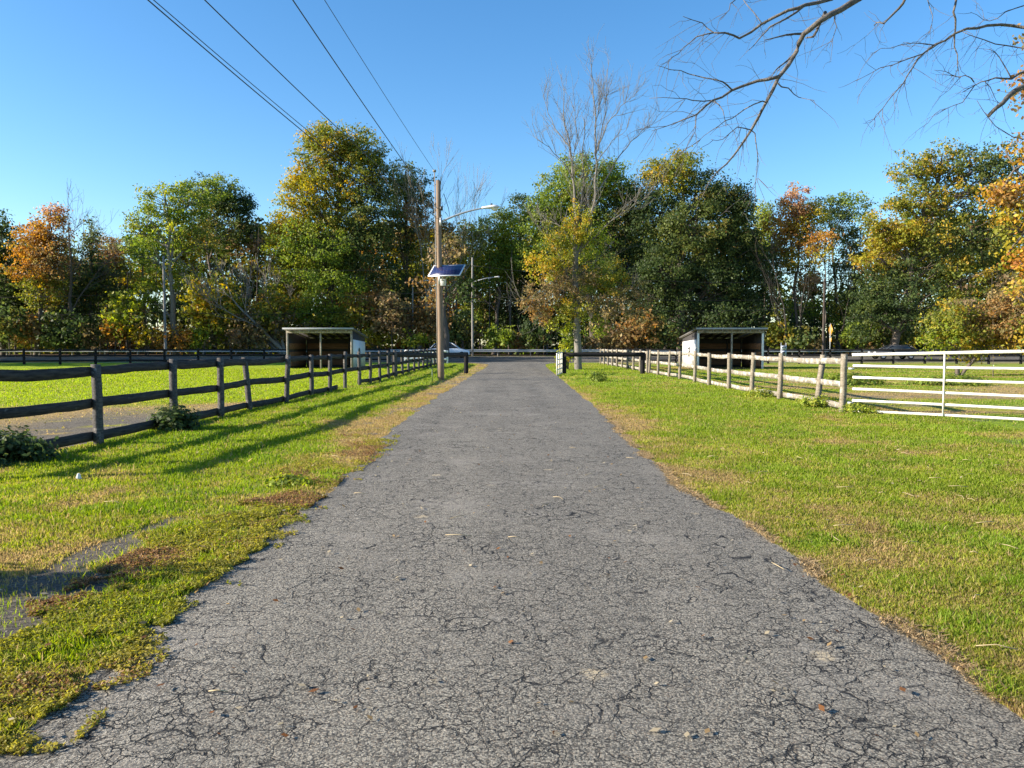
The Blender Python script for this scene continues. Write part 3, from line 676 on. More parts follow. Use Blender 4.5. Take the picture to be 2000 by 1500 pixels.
def far_lamp(px, top, d, armpx, armdy, label, mat, r=0.13, hd=True, left=False):
    g = float(gz((px-1000)/FPX*d, d)); h = px2w(px, top, d)[2] - g; x = (px-1000)/FPX*d
    o = pole('street_lamp', x, d, h, r, r*0.75, mat, label, group='street lamps beyond the drive end'); o.location.z = g
    if hd:
        L = armpx / FPX * d; za = h - armdy / FPX * d
        mb = MB(); mb.tube([(0,0,za),(L*0.5,-.05,za+0.42),(L*0.8,-.1,za+0.55)], 0.045, 8); mb.build('arm', GALV, o)
        lamp_head(o, L*0.8 - 0.03, za + 0.55, L*0.2/0.76 if L*0.2/0.76 > 0.8 else 0.8, -.1)
    return o
far_lamp(923, 503, 90.5, 54, 47, 'slim grey street lamp pole beside the guardrail, right of the wooden lamp pole', POLEG)
far_lamp(807, 545, 97, 30, 12, 'pale thin street lamp pole among the trees, left of the wooden lamp pole', POLEG, 0.10)
def upole(px, top, d, label, mat, r=0.14):
    x = (px-1000)/FPX*d; g = float(gz(x, d)); h = px2w(px, top, d)[2] - g
    o = pole('utility_pole', x, d, h, r, r*0.75, mat, label, cat='utility pole', group='utility poles along the street'); o.location.z = g
    for k, zz in enumerate((h - 0.35, h - 1.6)):
        mb = MB(); mb.tube([(0.16,-0.02,zz-0.08),(0.16,-0.02,zz+0.12)], 0.06, 8); mb.box((0.08,-0.02,zz),(0.18,0.05,0.05)); mb.build('insulator', DARKM, o)
    return (x, d, g + h)
pA = upole(324, 500, 91.0, 'bare pale utility pole in front of the woods at the left', POLEG, 0.17)
pB = upole(1607, 545, 91.0, 'dark utility pole among the thin trunks right of the right shelter', simple('pole_dark', (0.07,0.055,0.045), 0.9), 0.15)
def wire(A, B, sag, r, label, group, n=28):
    A = np.array(A, float); B = np.array(B, float); t = np.linspace(0, 1, n)[:, None]
    P = A*(1-t) + B*t; P[:, 2] -= (4*sag*t*(1-t))[:, 0]
    mb = MB(); mb.tube(P - A, r, 5); o = mb.build('power_wire', BLACK); o.location = A; tag(o, label, 'wire', group); return o
# overhead wires from behind the camera to the lamp pole. Each passes a known spot high to the left.
def overhead(px0, z0, zend, sag, r, label, off=0.0, endx=0.0):
    # the spot where the wire leaves the top of the picture: height z0
    u = (px0 - 1000)/FPX; v = 750/FPX
    yc = math.cos(PITCH) + v*math.sin(PITCH); zc = -math.sin(PITCH) + v*math.cos(PITCH)
    t = (z0 - CAMH)/zc; P = np.array((u*t, yc*t, z0)); E = np.array((PX + ph(zend) + endx, PY - 0.1, zend))
    yb = -14.0; k = (yb - E[1])/(P[1] - E[1]); Bx = E[0] + (P[0]-E[0])*k
    f_ = (E[1]-P[1])/(E[1]-yb)     # fraction from E to behind
    zs_ = (z0 + 4*sag*f_*(1-f_) - E[2]*(1-f_))/f_
    wire((Bx, yb, zs_), E, sag, r, label, 'overhead wires running to the lamp pole', 40)
overhead(289, 7.5, 6.6, 0.9, 0.012, 'lowest left wire of the close pair crossing the sky towards the lamp pole', endx=-0.1)
overhead(300, 7.62, 6.75, 0.8, 0.009, 'upper wire of the close pair at the far left of the sky', endx=-0.1)
overhead(400, 8.0, 7.3, 0.55, 0.012, 'overhead wire third from the left, entering the sky at the middle of the left half', endx=-0.08)
overhead(572, 8.3, 7.75, 0.45, 0.013, 'overhead wire fourth from the left, crossing in front of the tallest left tree', endx=-0.05)
overhead(634, 9.0, 9.35, 0.35, 0.008, 'thin rightmost overhead wire, ending at the grey conduit on top of the lamp pole', endx=-0.12)
L2 = px2w(923, 540, 90.5)
wire((PX+0.1, PY, 7.1), L2 - np.array((0,.1,0)), 1.6, 0.016, 'slack wire from the wooden lamp pole down to the grey lamp pole across the street', 'wires beyond the lamp pole')
wire((PX+0.1, PY, 5.9), px2w(923, 575, 90.5), 1.9, 0.012, 'lower slack wire from below the solar panel to the grey lamp pole', 'wires beyond the lamp pole')
for k, (dy, lab) in enumerate(((10,'upper'),(72,'middle'),(108,'lower'))):
    wire((-110, 91, pA[2]-dy/FPX*91+0.3), (pA[0], 90.9, pA[2]-dy/FPX*91), 0.7, 0.02, f'{lab} street wire left of the pale utility pole, in front of the left woods', 'wires along the street')
    wire((pA[0], 90.9, pA[2]-dy/FPX*91), (L2[0], 90.4, px2w(923, 512+dy*0.7, 90.5)[2]), 0.8, 0.02, f'{lab} street wire between the pale utility pole and the grey lamp pole', 'wires along the street')
    wire((L2[0], 90.4, px2w(923, 512+dy*0.7, 90.5)[2]), (pB[0], 90.9, pB[2]-dy*0.5/FPX*91), 0.8, 0.02, f'{lab} street wire right of the grey lamp pole, in front of the dark trees', 'wires along the street')

# ------------------------------------------------------------------ guardrail
gr = empty('guardrail', (-70, 91.5, 0), 'long galvanised guardrail on the far side of the street', 'guardrail')
V = []; prof = [(0,0.47),(-0.04,0.50),(-0.08,0.54),(-0.04,0.59),(0,0.63),(-0.04,0.67),(-0.08,0.72),(-0.04,0.76),(0,0.79),(0.02,0.79),(0.02,0.47)]
mb = MB(); xs_ = np.linspace(0, 150, 40); P = []
for xx in xs_:
    for a_, b_ in prof: P.append((xx, a_, b_ + float(gz(0, 91.5))))
m_ = len(prof); mb.add(P, [(i*m_+k, i*m_+(k+1)%m_, (i+1)*m_+(k+1)%m_, (i+1)*m_+k) for i in range(39) for k in range(m_)]); mb.build('beam', GALV, gr)
pm0 = None
for i in range(38):
    if pm0 is None:
        mb = MB(); mb.box((0, 0.10, 0.45), (0.12, 0.15, 1.1)); pm0 = mb.build('post', W_GREY, gr); o = pm0
    else: o = pm0.copy(); col.objects.link(o); o.parent = gr
    o.location = (2 + i*3.9, 0, 0)

# ------------------------------------------------------------------ signs
sx, sy = (1621-1000)/FPX*71.5, 71.5
sg_ = empty('warning_sign', (sx, sy, 0), 'narrow yellow diamond warning sign seen edge on right of the right shelter', 'sign', None, R(86))
mb = MB(); mb.tube([(0,0.03,-.3),(0,0.03,3.6)], 0.035, 6); mb.build('sign_post', GALV, sg_)
YEL = simple('sign_yellow', (0.42,0.21,0.02), 0.5, noise=0.08)
mb = MB(); s = 0.62; mb.add([(0,-.01,s+3.0),(s,-.01,3.0),(0,-.01,3.0-s),(-s,-.01,3.0),(0,.01,s+3.0),(s,.01,3.0),(0,.01,3.0-s),(-s,.01,3.0)], [(0,1,2,3),(7,6,5,4),(0,4,5,1),(1,5,6,2),(2,6,7,3),(3,7,4,0)]); mb.build('diamond_plate', YEL, sg_)
mb = MB(); mb.box((0,-0.02,3.0),(0.09,0.012,0.6)); mb.build('arrow', BLACK, sg_)
mb = MB(); mb.box((0,0,2.08),(0.55,0.02,0.36)); mb.build('speed_plate', YEL, sg_)
sx = (1530-1000)/FPX*63; bs = empty('route_sign', (sx, 63, 0), 'small pale blue grey sign above the paddock fence right of the right shelter', 'sign')
mb = MB(); mb.box((-0.2,0.03,0.9),(0.05,0.05,1.8)); mb.build('sign_post', GALV, bs); mb = MB(); mb.box((0.2,0.03,0.9),(0.05,0.05,1.8)); mb.build('sign_post', GALV, bs)
mb = MB(); mb.box((0,-.01,1.38),(0.46,0.02,0.34)); mb.box((0,-.01,0.98),(0.46,0.02,0.34)); mb.build('sign_plate', simple('sign_pale', (0.42,0.46,0.55), 0.5, noise=0.1), bs)
mb = MB(); mb.tube([(0.15*math.cos(a_), -0.03, 1.35 + 0.12*math.sin(a_)) for a_ in np.linspace(0, math.pi, 9)], 0.03, 6); mb.box((0,-.03,0.98),(0.26,0.015,0.12)); mb.build('emblem', BLACK, bs)

# ------------------------------------------------------------------ cars
def car(x, y, dirn, paint, label, suv=False):
    root = empty('parked_car' if suv else 'passing_car', (x, y, float(gz(x, y)) + 0.03), label, 'car', None, 0 if dirn > 0 else math.pi)
    H = 1.62 if suv else 1.45; L = 4.6
    body = [(0,0.35),(0.02,0.62),(0.12,0.78),(0.9,0.98),(1.35,1.02),(3.7,1.02),(4.45,0.95),(4.58,0.7),(4.58,0.35)]
    roof = [(1.15,1.0),(1.95,H-0.06),(2.3,H),(3.3,H),(3.75,H-0.12),(4.3,1.0)]
    def extr(pf, w0, w1):
        mb = MB(); n_ = len(pf); P = []
        zmin = min(z for _, z in pf); zmax = max(z for _, z in pf)
        for s_ in (-1, 1):
            for a_, z in pf:
                wv = w0 + (w1 - w0) * (z - zmin) / (zmax - zmin); P.append((L/2 - a_, s_*wv, z))
        Q = [(k, (k+1)%n_, n_+(k+1)%n_, n_+k) for k in range(n_)]
        c = len(P); P += [(L/2 - np.mean([a for a,_ in pf]), -w0*0.99, np.mean([z for _,z in pf])), (L/2 - np.mean([a for a,_ in pf]), w0*0.99, np.mean([z for _,z in pf]))]
        T = [(c, (k+1)%n_, k) for k in range(n_)] + [(c+1, n_+k, n_+(k+1)%n_) for k in range(n_)]
        mb.add(P, Q, T); return mb
    bd = bevel(extr(body, 0.90, 0.86).build('body', paint, root), 0.04, 2)
    glass = simple('car_glass', (0.02,0.025,0.03), 0.08, noise=0.05)
    extr(roof, 0.80, 0.60).build('windows', glass, root)
    mb = MB(); mb.hexa([(L/2-2.0,-.6,H-0.02),(L/2-3.6,-.6,H-0.02),(L/2-3.6,.6,H-0.02),(L/2-2.0,.6,H-0.02),(L/2-2.15,-.55,H+.03),(L/2-3.4,-.55,H+.03),(L/2-3.4,.55,H+.03),(L/2-2.15,.55,H+.03)]); mb.build('roof', paint, root)
    for s_ in (-1, 1):
        mb = MB()
        for a0, a1 in (((1.12,1.01),(1.97,H-0.02)),((2.75,1.01),(2.75,H)),((3.75,H-0.08),(4.3,1.01))):
            wa = 0.80; mb.tube([(L/2-a0[0], s_*(0.81 if a0[1] < 1.2 else 0.64), a0[1]), (L/2-a1[0], s_*(0.62 if a1[1] > 1.2 else 0.81), a1[1])], 0.04, 5)
        mb.build('pillars', paint, root)
        for a_ in (0.85, 3.7):
            mb = MB(); P = []
            for rr2, yy2 in ((0.33,0.76),(0.34,0.80),(0.34,0.90),(0.32,0.93),(0.20,0.93)):
                for q in np.linspace(0, 2*math.pi, 20, endpoint=False): P.append((L/2 - a_ + rr2*math.cos(q), s_*yy2, 0.34 + rr2*math.sin(q)))
            mb.add(P, [(i*20+k, i*20+(k+1)%20, (i+1)*20+(k+1)%20, (i+1)*20+k) for i in range(4) for k in range(20)])
            wl_ = mb.build('wheel', BLACK, root, smooth=True)
            mb = MB(); P = [(L/2 - a_, s_*0.94, 0.34)] + [(L/2 - a_ + 0.20*math.cos(q), s_*0.925, 0.34 + 0.20*math.sin(q)) for q in np.linspace(0, 2*math.pi, 16, endpoint=False)]
            mb.add(P, (), [(0, 1+k, 1+(k+1)%16) for k in range(16)]); mb.build('rim', GALV, wl_)
        mb = MB(); mb.box((L/2-0.1, s_*0.66, 0.70), (0.16, 0.36, 0.13)); bevel(mb.build('headlight', simple('headlight', (0.8,0.8,0.8), 0.15, noise=0.05), root), 0.03)
    mb = MB(); mb.box((L/2-0.01,0,0.55),(0.05,1.0,0.16)); mb.build('grille', DARKM, root)
car((918-1000)/FPX*84 - 2.3, 84, 1, simple('paint_white', (0.75,0.78,0.82), 0.25, noise=0.04), 'white car half hidden behind the tree trunk beside the wooden lamp pole', True)
car((1701-1000)/FPX*80 + 2.3, 80, -1, simple('paint_dark', (0.06,0.06,0.065), 0.2, noise=0.05), 'dark car on the street behind the white gate at the right')
bpy.data.objects['passing_car'].location.z += 0.35 if False else 0.0

# ------------------------------------------------------------------ trees
PAL = {
 'green':  [((0.137,0.198,0.031),3),((0.206,0.258,0.036),3),((0.250,0.258,0.041),1)],
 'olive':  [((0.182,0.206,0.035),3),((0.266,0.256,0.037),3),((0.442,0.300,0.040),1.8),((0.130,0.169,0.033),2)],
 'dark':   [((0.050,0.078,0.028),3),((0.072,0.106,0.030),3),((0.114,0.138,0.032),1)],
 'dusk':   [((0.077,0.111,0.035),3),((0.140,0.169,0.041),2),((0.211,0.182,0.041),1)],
 'yellow': [((0.386,0.313,0.036),3),((0.268,0.270,0.036),2.5),((0.451,0.270,0.036),1)],
 'lime':   [((0.257,0.310,0.037),3),((0.347,0.345,0.041),2),((0.155,0.207,0.032),2)],
 'orange': [((0.431,0.227,0.051),3),((0.353,0.175,0.047),2),((0.451,0.306,0.057),1.5),((0.176,0.158,0.036),1.3)],
 'pink':   [((0.486,0.282,0.168),3),((0.447,0.230,0.089),2),((0.428,0.293,0.119),1)],
 'rust':   [((0.285,0.176,0.066),3),((0.380,0.199,0.055),1.5),((0.211,0.176,0.066),2)],
 'brown':  [((0.264,0.182,0.097),3),((0.319,0.237,0.092),2),((0.176,0.155,0.065),2)],
 'gold':   [((0.478,0.284,0.035),3),((0.440,0.206,0.035),3),((0.306,0.127,0.040),1.5),((0.517,0.372,0.045),2)],
}
def pick(pal, n, u=None):
    L = PAL[pal]; wts = np.array([w_ for _, w_ in L], float); wts /= wts.sum(); cs = np.cumsum(wts)
    u = rng.random(n) if u is None else u
    idx = np.clip(np.searchsorted(cs, u), 0, len(L)-1); return np.array([c for c, _ in L])[idx]
def crown_np(lobes, pals, ls, dens, clump=1.0, fill=0.5, droop=0.0):
    """lobes: (x,y,z,rx,ry,rz) -> leaf quads gathered in clumps spread through the lobes' volume"""
    Vs = []; Cs = []; cl_out = []
    for li, (cx, cy, cz, rx, ry, rz) in enumerate(lobes):
        area = math.pi * rx * rz
        rc0 = clump
        nc = max(6, int(dens * 3.6 * area / (rc0*rc0)))
        dirs = rng.normal(0, 1, (nc, 3)); dirs /= np.linalg.norm(dirs, axis=1)[:, None]
        rad = rng.random(nc) ** fill; rad = 0.25 + 0.78 * rad
        lump = 1 + 0.30 * (rng.random(nc) - 0.5)
        cen = dirs * (rad * lump)[:, None] * np.array((rx, ry, rz))
        rc = rc0 * rng.uniform(0.45, 1.3, nc)
        m = np.maximum(4, (rc*rc * 5.0 / (ls*ls) * 0.26 * rng.uniform(0.6, 1.3, nc)).astype(int))
        idx = np.repeat(np.arange(nc), m); n = len(idx)
        off = rng.normal(0, 0.42, (n, 3)) * rc[idx][:, None]; off[:, 2] *= 0.62
        P = np.array((cx, cy, cz)) + cen[idx] + off
        P[:, 2] -= droop * (off[:, 0]**2 + off[:, 1]**2)
        out = cen / np.array((rx, ry, rz)); 
        nn = out[idx] * 0.45 + off / rc[idx][:, None] * 0.7 + np.array((0,0,0.25)) + rng.normal(0, 0.75, (n, 3))
        nn /= np.linalg.norm(nn, axis=1)[:, None]
        t = np.cross(nn, rng.normal(0, 1, (n, 3))); t /= np.linalg.norm(t, axis=1)[:, None]; b = np.cross(nn, t)
        s = ls * rng.uniform(0.55, 1.25, n)[:, None]
        Vs.append(np.stack([P - t*s, P - b*s*0.6, P + t*s*0.9, P + b*s*0.6], 1).reshape(-1, 3))
        pal = pals[li % len(pals)]
        uu = np.clip(rng.random(nc)*0.9 + 0.1*rng.random(nc), 0, 1)
        base = pick(pal, nc, uu)[idx]; alt = pick(pal, n)
        k = (rng.random(n) < 0.25)[:, None]; c = np.where(k, alt, base) * rng.uniform(0.7, 1.35, (n, 1))
        Cs.append(np.repeat(c, 4, 0)); cl_out.append((np.array((cx,cy,cz)) + cen, rc))
    V = np.vstack(Vs); C = np.vstack(Cs)
    return V, np.arange(len(V)).reshape(-1, 4), C, cl_out
def limb(mb, A, B, r0, r1, seg=5, wob=0.06, sides=6, up=0.0):
    A = np.array(A, float); B = np.array(B, float); L = np.linalg.norm(B-A)
    t = np.linspace(0, 1, seg); P = A[None]*(1-t[:,None]) + B[None]*t[:,None]
    P[1:-1] += rng.normal(0, wob*L*0.35, (seg-2, 3)); P[:, 2] += up * L * 4*t*(1-t) * 0.25
    mb.tube(P, np.linspace(r0, r1, seg), sides, cap=False); return P
def tree(name, px, d, lobes_px, pals, label, cat='tree', r=0.35, ls=0.165, dens=1.0, clump=1.0, lean=0, trunkmat=None, basepx=None, yspread=0.9, group=None, limbs=0.55, forks=(), fill=0.5, base_z=None):
    """lobes in photo pixels (px,py,rx,ry) at distance d, turned into metres"""
    x0 = (px - 1000)/FPX*d; g = float(gz(x0, d)) if base_z is None else base_z
    root = empty(name, (x0, d, g), label, cat, group)
    lobes = []
    for i, lb in enumerate(lobes_px):
        p = px2w(lb[0], lb[1], d); rx = lb[2]/FPX*d; rz = lb[3]/FPX*d; yo = (lb[4] if len(lb) > 4 else random.uniform(-0.35, 0.35) * rx)
        lobes.append((p[0]-x0, yo, p[2]-g, rx, rx*yspread, rz))
    V, F, C, cl = crown_np(lobes, pals, ls, dens, clump, fill)
    k = V[:, 2] > -0.05
    mesh_np('crown', V, F, LEAF, root, colr=C)
    mb = MB(); ztop = max(l[2] + l[5]*0.5 for l in lobes); ci = int(np.argmax([l[2] for l in lobes])); top = np.array((lobes[ci][0], lobes[ci][1], ztop))
    trunk = limb(mb, (0,0,-0.3), top, r, r*0.15, 10, 0.02, 9)
    mb.tube([(0,0,-0.3),(0,0,0.5)], [r*1.5, r*1.02], 9, cap=False)
    for (lx, ly, lz, rx, ry, rz), (cen, rc) in zip(lobes, cl):
        zb = max(min(lz - rz*0.9, ztop*0.8), ztop*0.15); tt = np.clip(zb/ztop, 0.08, 0.85); A = trunk[int(tt*9)]
        P = limb(mb, A, (lx, ly, lz), r*0.42, r*0.12, 6, 0.05, 6, up=0.3)
        for q in rng.choice(len(cen), int(min(len(cen), 10 + len(cen)*limbs*0.25)), replace=False):
            limb(mb, P[rng.integers(2, 6)], cen[q], r*0.13, 0.02, 4, 0.08, 4)
    mb.build('trunk', trunkmat or BARK, root, smooth=True)
    return root
def bare(name, px, d, toppx, label, r=0.28, spread=0.5, levels=5, mat=None, seed=1, stems=None, cat='tree', crown=None, base_z=None, lenf=0.72, nb=3, tip=0.012, first=0.3, upb=0.25, group=None):
    """leafless tree: recursive branching"""
    rg = np.random.default_rng(seed)
    x0 = (px - 1000)/FPX*d; g = float(gz(x0, d)) if base_z is None else base_z; H = px2w(px, toppx, d)[2] - g
    root = empty(name, (x0, d, g), label, cat, group)
    tr = MB(); br = MB()
    def grow(A, dr, L, r_, lv):
        n_ = 5; P = [A]; dcur = dr.copy()
        for k in range(n_ - 1):
            dcur = dcur + rg.normal(0, 0.11, 3) + np.array((0,0,upb*0.12)); dcur /= np.linalg.norm(dcur); P.append(P[-1] + dcur * L/(n_-1))
        r1 = max(r_*0.55, tip); (tr if lv == 0 else br).tube(P, np.linspace(r_, r1, n_), 8 if lv == 0 else (5 if lv < 3 else 3), cap=False)
        if lv >= levels: return
        kids = nb + (1 if rg.random() < 0.5 else 0)
        for k in range(kids):
            t = 1.0 if k == 0 else rg.uniform(first if lv == 0 else 0.2, 0.98)
            B = P[min(n_-1, int(t*(n_-1) + 0.5))]
            a_ = rg.uniform(0, 2*math.pi); sp = (0.15 if k == 0 else spread * rg.uniform(0.7, 1.4))
            perp = np.cross(dcur, (math.cos(a_), math.sin(a_), 0.3)); perp /= np.linalg.norm(perp) + 1e-9
            nd = dcur*math.cos(sp) + perp*math.sin(sp) + np.array((0,0,upb*0.4)); nd /= np.linalg.norm(nd)
            grow(B, nd, L*lenf*rg.uniform(0.75, 1.15), max(r1*(0.95 if k == 0 else 0.6), tip), lv+1)
    S = sum(lenf**k for k in range(levels+1))
    for (dx, dy, f, rr_) in (stems or [(0,0,1,1)]):
        dr = np.array((dx, dy, 1.0)); dr /= np.linalg.norm(dr); grow(np.array((0.,0,-0.2)), dr, H*f/S*1.12, r*rr_, 0)
    tr.build('trunk', mat or BARK, root, smooth=True); br.build('branches', mat or BARK, root, smooth=True)
    if crown:
        lobes = []
        for lb in crown['lobes']:
            p = px2w(lb[0], lb[1], d); lobes.append((p[0]-x0, random.uniform(-.3,.3)*lb[2]/FPX*d, p[2]-g, lb[2]/FPX*d, lb[2]/FPX*d*0.9, lb[3]/FPX*d))
        V, F, C, _ = crown_np(lobes, crown['pals'], crown.get('ls', 0.16), crown.get('dens', 0.6), crown.get('clump', 0.7), crown.get('fill', 0.6))
        mesh_np('crown', V, F, LEAF, root, colr=C)
    return root

# --- the wood beyond the street, left to right
tree('evergreen_tree', 8, 97, [(5,480,42,60),(18,560,48,60),(0,625,55,60),(35,590,25,60)], ['dark'], 'very dark evergreen at the left edge of the photo', r=0.4, dens=1.2)
tree('maple_tree', 72, 94, [(62,478,42,42),(98,455,36,40),(60,520,45,40),(110,500,40,45),(80,565,45,40),(100,420,22,22)], ['orange','orange','orange','rust','olive','pink'], 'orange maple beside the dark evergreen at the far left', r=0.3, dens=0.9)
bare('leafless_tree', 152, 95, 362, 'leafless grey tree rising above the orange maple at the far left', r=0.36, levels=5, seed=4, spread=0.55, lenf=0.75)
tree('cedar_tree', 178, 99, [(180,470,16,42),(165,540,36,45),(195,560,35,50),(150,610,40,55)], ['dusk','dark'], 'dark narrow tree just right of the leafless far left tree', r=0.3)
tree('maple_tree', 222, 112, [(215,495,34,32),(200,540,38,40),(235,560,40,60)], ['rust','rust','olive'], 'low rust red maple in the dip of the treeline at the left', r=0.25)
tree('locust_tree', 345, 96, [(330,395,52,38),(290,430,38,34),(375,400,44,45),(270,455,22,16),(345,455,50,42),(300,500,40,35),(390,470,35,45),(285,575,38,32),(360,545,36,40)], ['lime','green','green','lime','lime','green','olive','lime','lime'],
     'yellow green feathery tree with a pale forked trunk left of the leafless brown tree', r=0.42, dens=0.62, trunkmat=BARK_PALE, clump=1.0)
tree('oak_tree', 425, 112, [(390,375,42,34),(430,378,46,38),(462,400,34,30),(480,405,22,20),(430,440,60,50)], ['dark','green','dark','dark','dusk'], 'rounded dark green tree top behind the yellow green feathery tree', r=0.4, dens=1.0)
bare('leafless_tree', 560, 94, 392, 'low leafless grey brown tree arching left over the left shelter', r=0.36, levels=6, seed=11, stems=[(-0.85,0.1,0.95,1),(-0.45,-0.1,0.95,0.8),(-0.15,0.1,0.6,0.6),(-1.2,-.1,0.75,0.7)], spread=0.42, mat=BARK_PALE, lenf=0.74, nb=2, tip=0.02)
tree('oak_tree', 640, 97, [(660,280,62,44),(625,300,45,44),(705,292,46,42),(610,350,46,40),(690,350,66,48),(740,345,40,44),(590,385,45,36),(650,420,80,50),(725,420,55,60),(560,440,44,34),(565,470,50,44),(620,490,80,55),(700,500,66,60),(575,540,60,50),(650,570,80,50),(560,600,50,40),(640,625,80,36),(720,590,50,50)],
     ['olive','olive','olive','yellow','olive','dusk','yellow','olive','dusk','yellow','yellow','green','dusk','olive','green','yellow','green','rust'], 'tallest olive and gold oak behind the left shelter', r=0.55, dens=1.0, clump=1.1)  # yellow left lobes, dusk right lobes: side light put into the leaf colour
tree('oak_tree', 800, 102, [(790,350,34,34),(812,370,34,36),(775,395,38,40),(820,430,42,46),(780,470,45,50),(830,510,40,55),(770,560,50,55),(830,600,50,55)], ['dusk','dusk','dark','rust','dark','olive','dark','rust'], 'thin dark oak between the tallest oak and the wooden lamp pole', r=0.35, dens=0.72, clump=1.0)
bare('leafless_tree', 818, 98, 268, 'leafless pale twigged tree directly behind the wooden lamp pole', r=0.30, levels=5, seed=21, spread=0.38, mat=BARK_PALE, upb=0.5)
tree('maple_tree', 905, 104, [(905,470,32,28),(885,500,26,28),(905,530,34,30),(870,455,20,20)], ['yellow','orange','olive','rust'], 'small gold and orange tree right of the wooden lamp pole', r=0.22)
tree('maple_tree', 965, 106, [(950,455,38,28),(985,450,30,40),(930,480,38,36),(985,500,42,44),(950,530,45,40),(900,560,40,34)], ['lime','lime','lime','green','green','dark'], 'bright lime green tree behind the grey lamp pole', r=0.3)
tree('evergreen_tree', 1010, 110, [(1015,420,26,36),(1005,480,30,50),(1030,560,45,70),(980,610,45,45),(930,620,45,45)], ['dark','dark','dark','dark','green'], 'dark tree left of the big green tree behind the bare central tree', r=0.35)
tree('oak_tree', 1160, 99, [(1140,350,62,48),(1085,385,48,48),(1200,360,50,48),(1060,430,42,46),(1130,430,70,55),(1210,430,50,60),(1050,490,42,46),(1150,520,80,60),(1240,400,34,40),(1230,520,50,60)], ['green','green','green','green','green','dusk','green','dusk','dark','dark'], 'big rounded green tree behind the bare central tree', r=0.55, dens=1.15, clump=1.3)  # darker palettes on the right lobes paint the crown's shaded side
tree('oak_tree', 1330, 97, [(1285,345,32,40),(1330,340,42,46),(1375,375,42,44),(1415,400,40,46),(1445,400,28,44),(1290,420,50,60),(1350,450,66,60),(1430,470,60,55),(1300,530,66,60),(1390,560,80,60),(1460,560,60,60),(1480,500,34,50),(1300,620,70,45),(1420,630,80,40)],
     ['olive','olive','dusk','dusk','dark','dark','dusk','dark','dark','dark','dark','dark','dark','dark'], 'broad very dark tree behind the right shelter', r=0.55, dens=1.2, clump=1.25)  # olive lobes at upper left paint the lit side, darker ones the shade
tree('maple_tree', 1492, 116, [(1488,425,24,26),(1500,470,28,40)], ['lime'], 'small pale green tree top between the broad dark tree and the orange maple', r=0.25)
tree('maple_tree', 1553, 98, [(1555,396,34,32),(1540,430,44,38),(1578,435,38,38),(1560,470,44,38),(1530,485,32,38),(1550,520,34,34),(1575,550,34,34)], ['pink','orange','yellow','orange','brown','olive','brown'], 'tall orange and pink maple right of the broad dark tree', r=0.22, dens=0.8, clump=0.85)
tree('oak_tree', 1640, 104, [(1620,405,28,26),(1655,405,34,30),(1640,440,40,34),(1660,480,34,40),(1645,535,30,40)], ['dark','green','dark','dusk','dusk'], 'dark thin tree between the orange maple and the big gold green oak', r=0.26, dens=0.7, clump=1.0)
tree('maple_tree', 1612, 94, [(1610,468,26,22),(1605,498,22,22),(1592,480,18,22)], ['orange','yellow','orange'], 'small orange tree crown in front of the thin dark tree', r=0.15, dens=0.6, clump=0.8)
tree('young_tree', 1590, 100, [(1590,560,38,40),(1560,600,40,40),(1600,625,45,36),(1545,640,40,30)], ['dusk','green','dark','dark'], 'dim young tree filling the foot of the orange maple', r=0.12, dens=0.5, clump=0.8)
tree('young_tree', 1660, 99, [(1665,560,36,40),(1640,600,36,40),(1680,600,40,40),(1650,640,45,28)], ['dusk','olive','dark','green'], 'dim young tree at the left foot of the big gold green oak', r=0.12, dens=0.5, clump=0.8)
for k, (qx, tp, lb) in enumerate(((1535,430,'leftmost thin dark trunk under the orange maple'),(1566,470,'thin dark trunk just left of the dark utility pole'),(1632,470,'thin dark trunk right of the warning sign'),(1668,430,'thin dark trunk left of the gold green oak'))):
    bare('slender_tree', qx, 93 + k*2, tp, lb, r=0.15, levels=4, seed=40+k, spread=0.22, nb=2, first=0.45, mat=BARK_DK, group='slender dark trees right of the right shelter')
tree('oak_tree', 1740, 90, [(1700,440,30,26),(1725,470,34,28),(1790,330,44,40),(1845,320,48,44),(1745,400,32,24),(1900,335,50,50),(1945,350,50,60),(1800,390,52,40),(1870,400,55,44),(1750,450,48,34),(1820,460,60,44),(1905,470,60,60),(1720,500,40,30),(1790,525,60,44),(1870,550,60,50),(1715,560,45,45),(1770,600,66,50),(1700,620,50,45),(1850,620,60,40),(1960,450,50,70)],
     ['olive','yellow','olive','olive','olive','dusk','dusk','olive','olive','yellow','olive','dusk','yellow','dusk','olive','dark','dark','dark','dusk','olive'], 'big gold green oak at the right behind the white gate', r=0.5, dens=0.78, clump=0.95, ls=0.17)

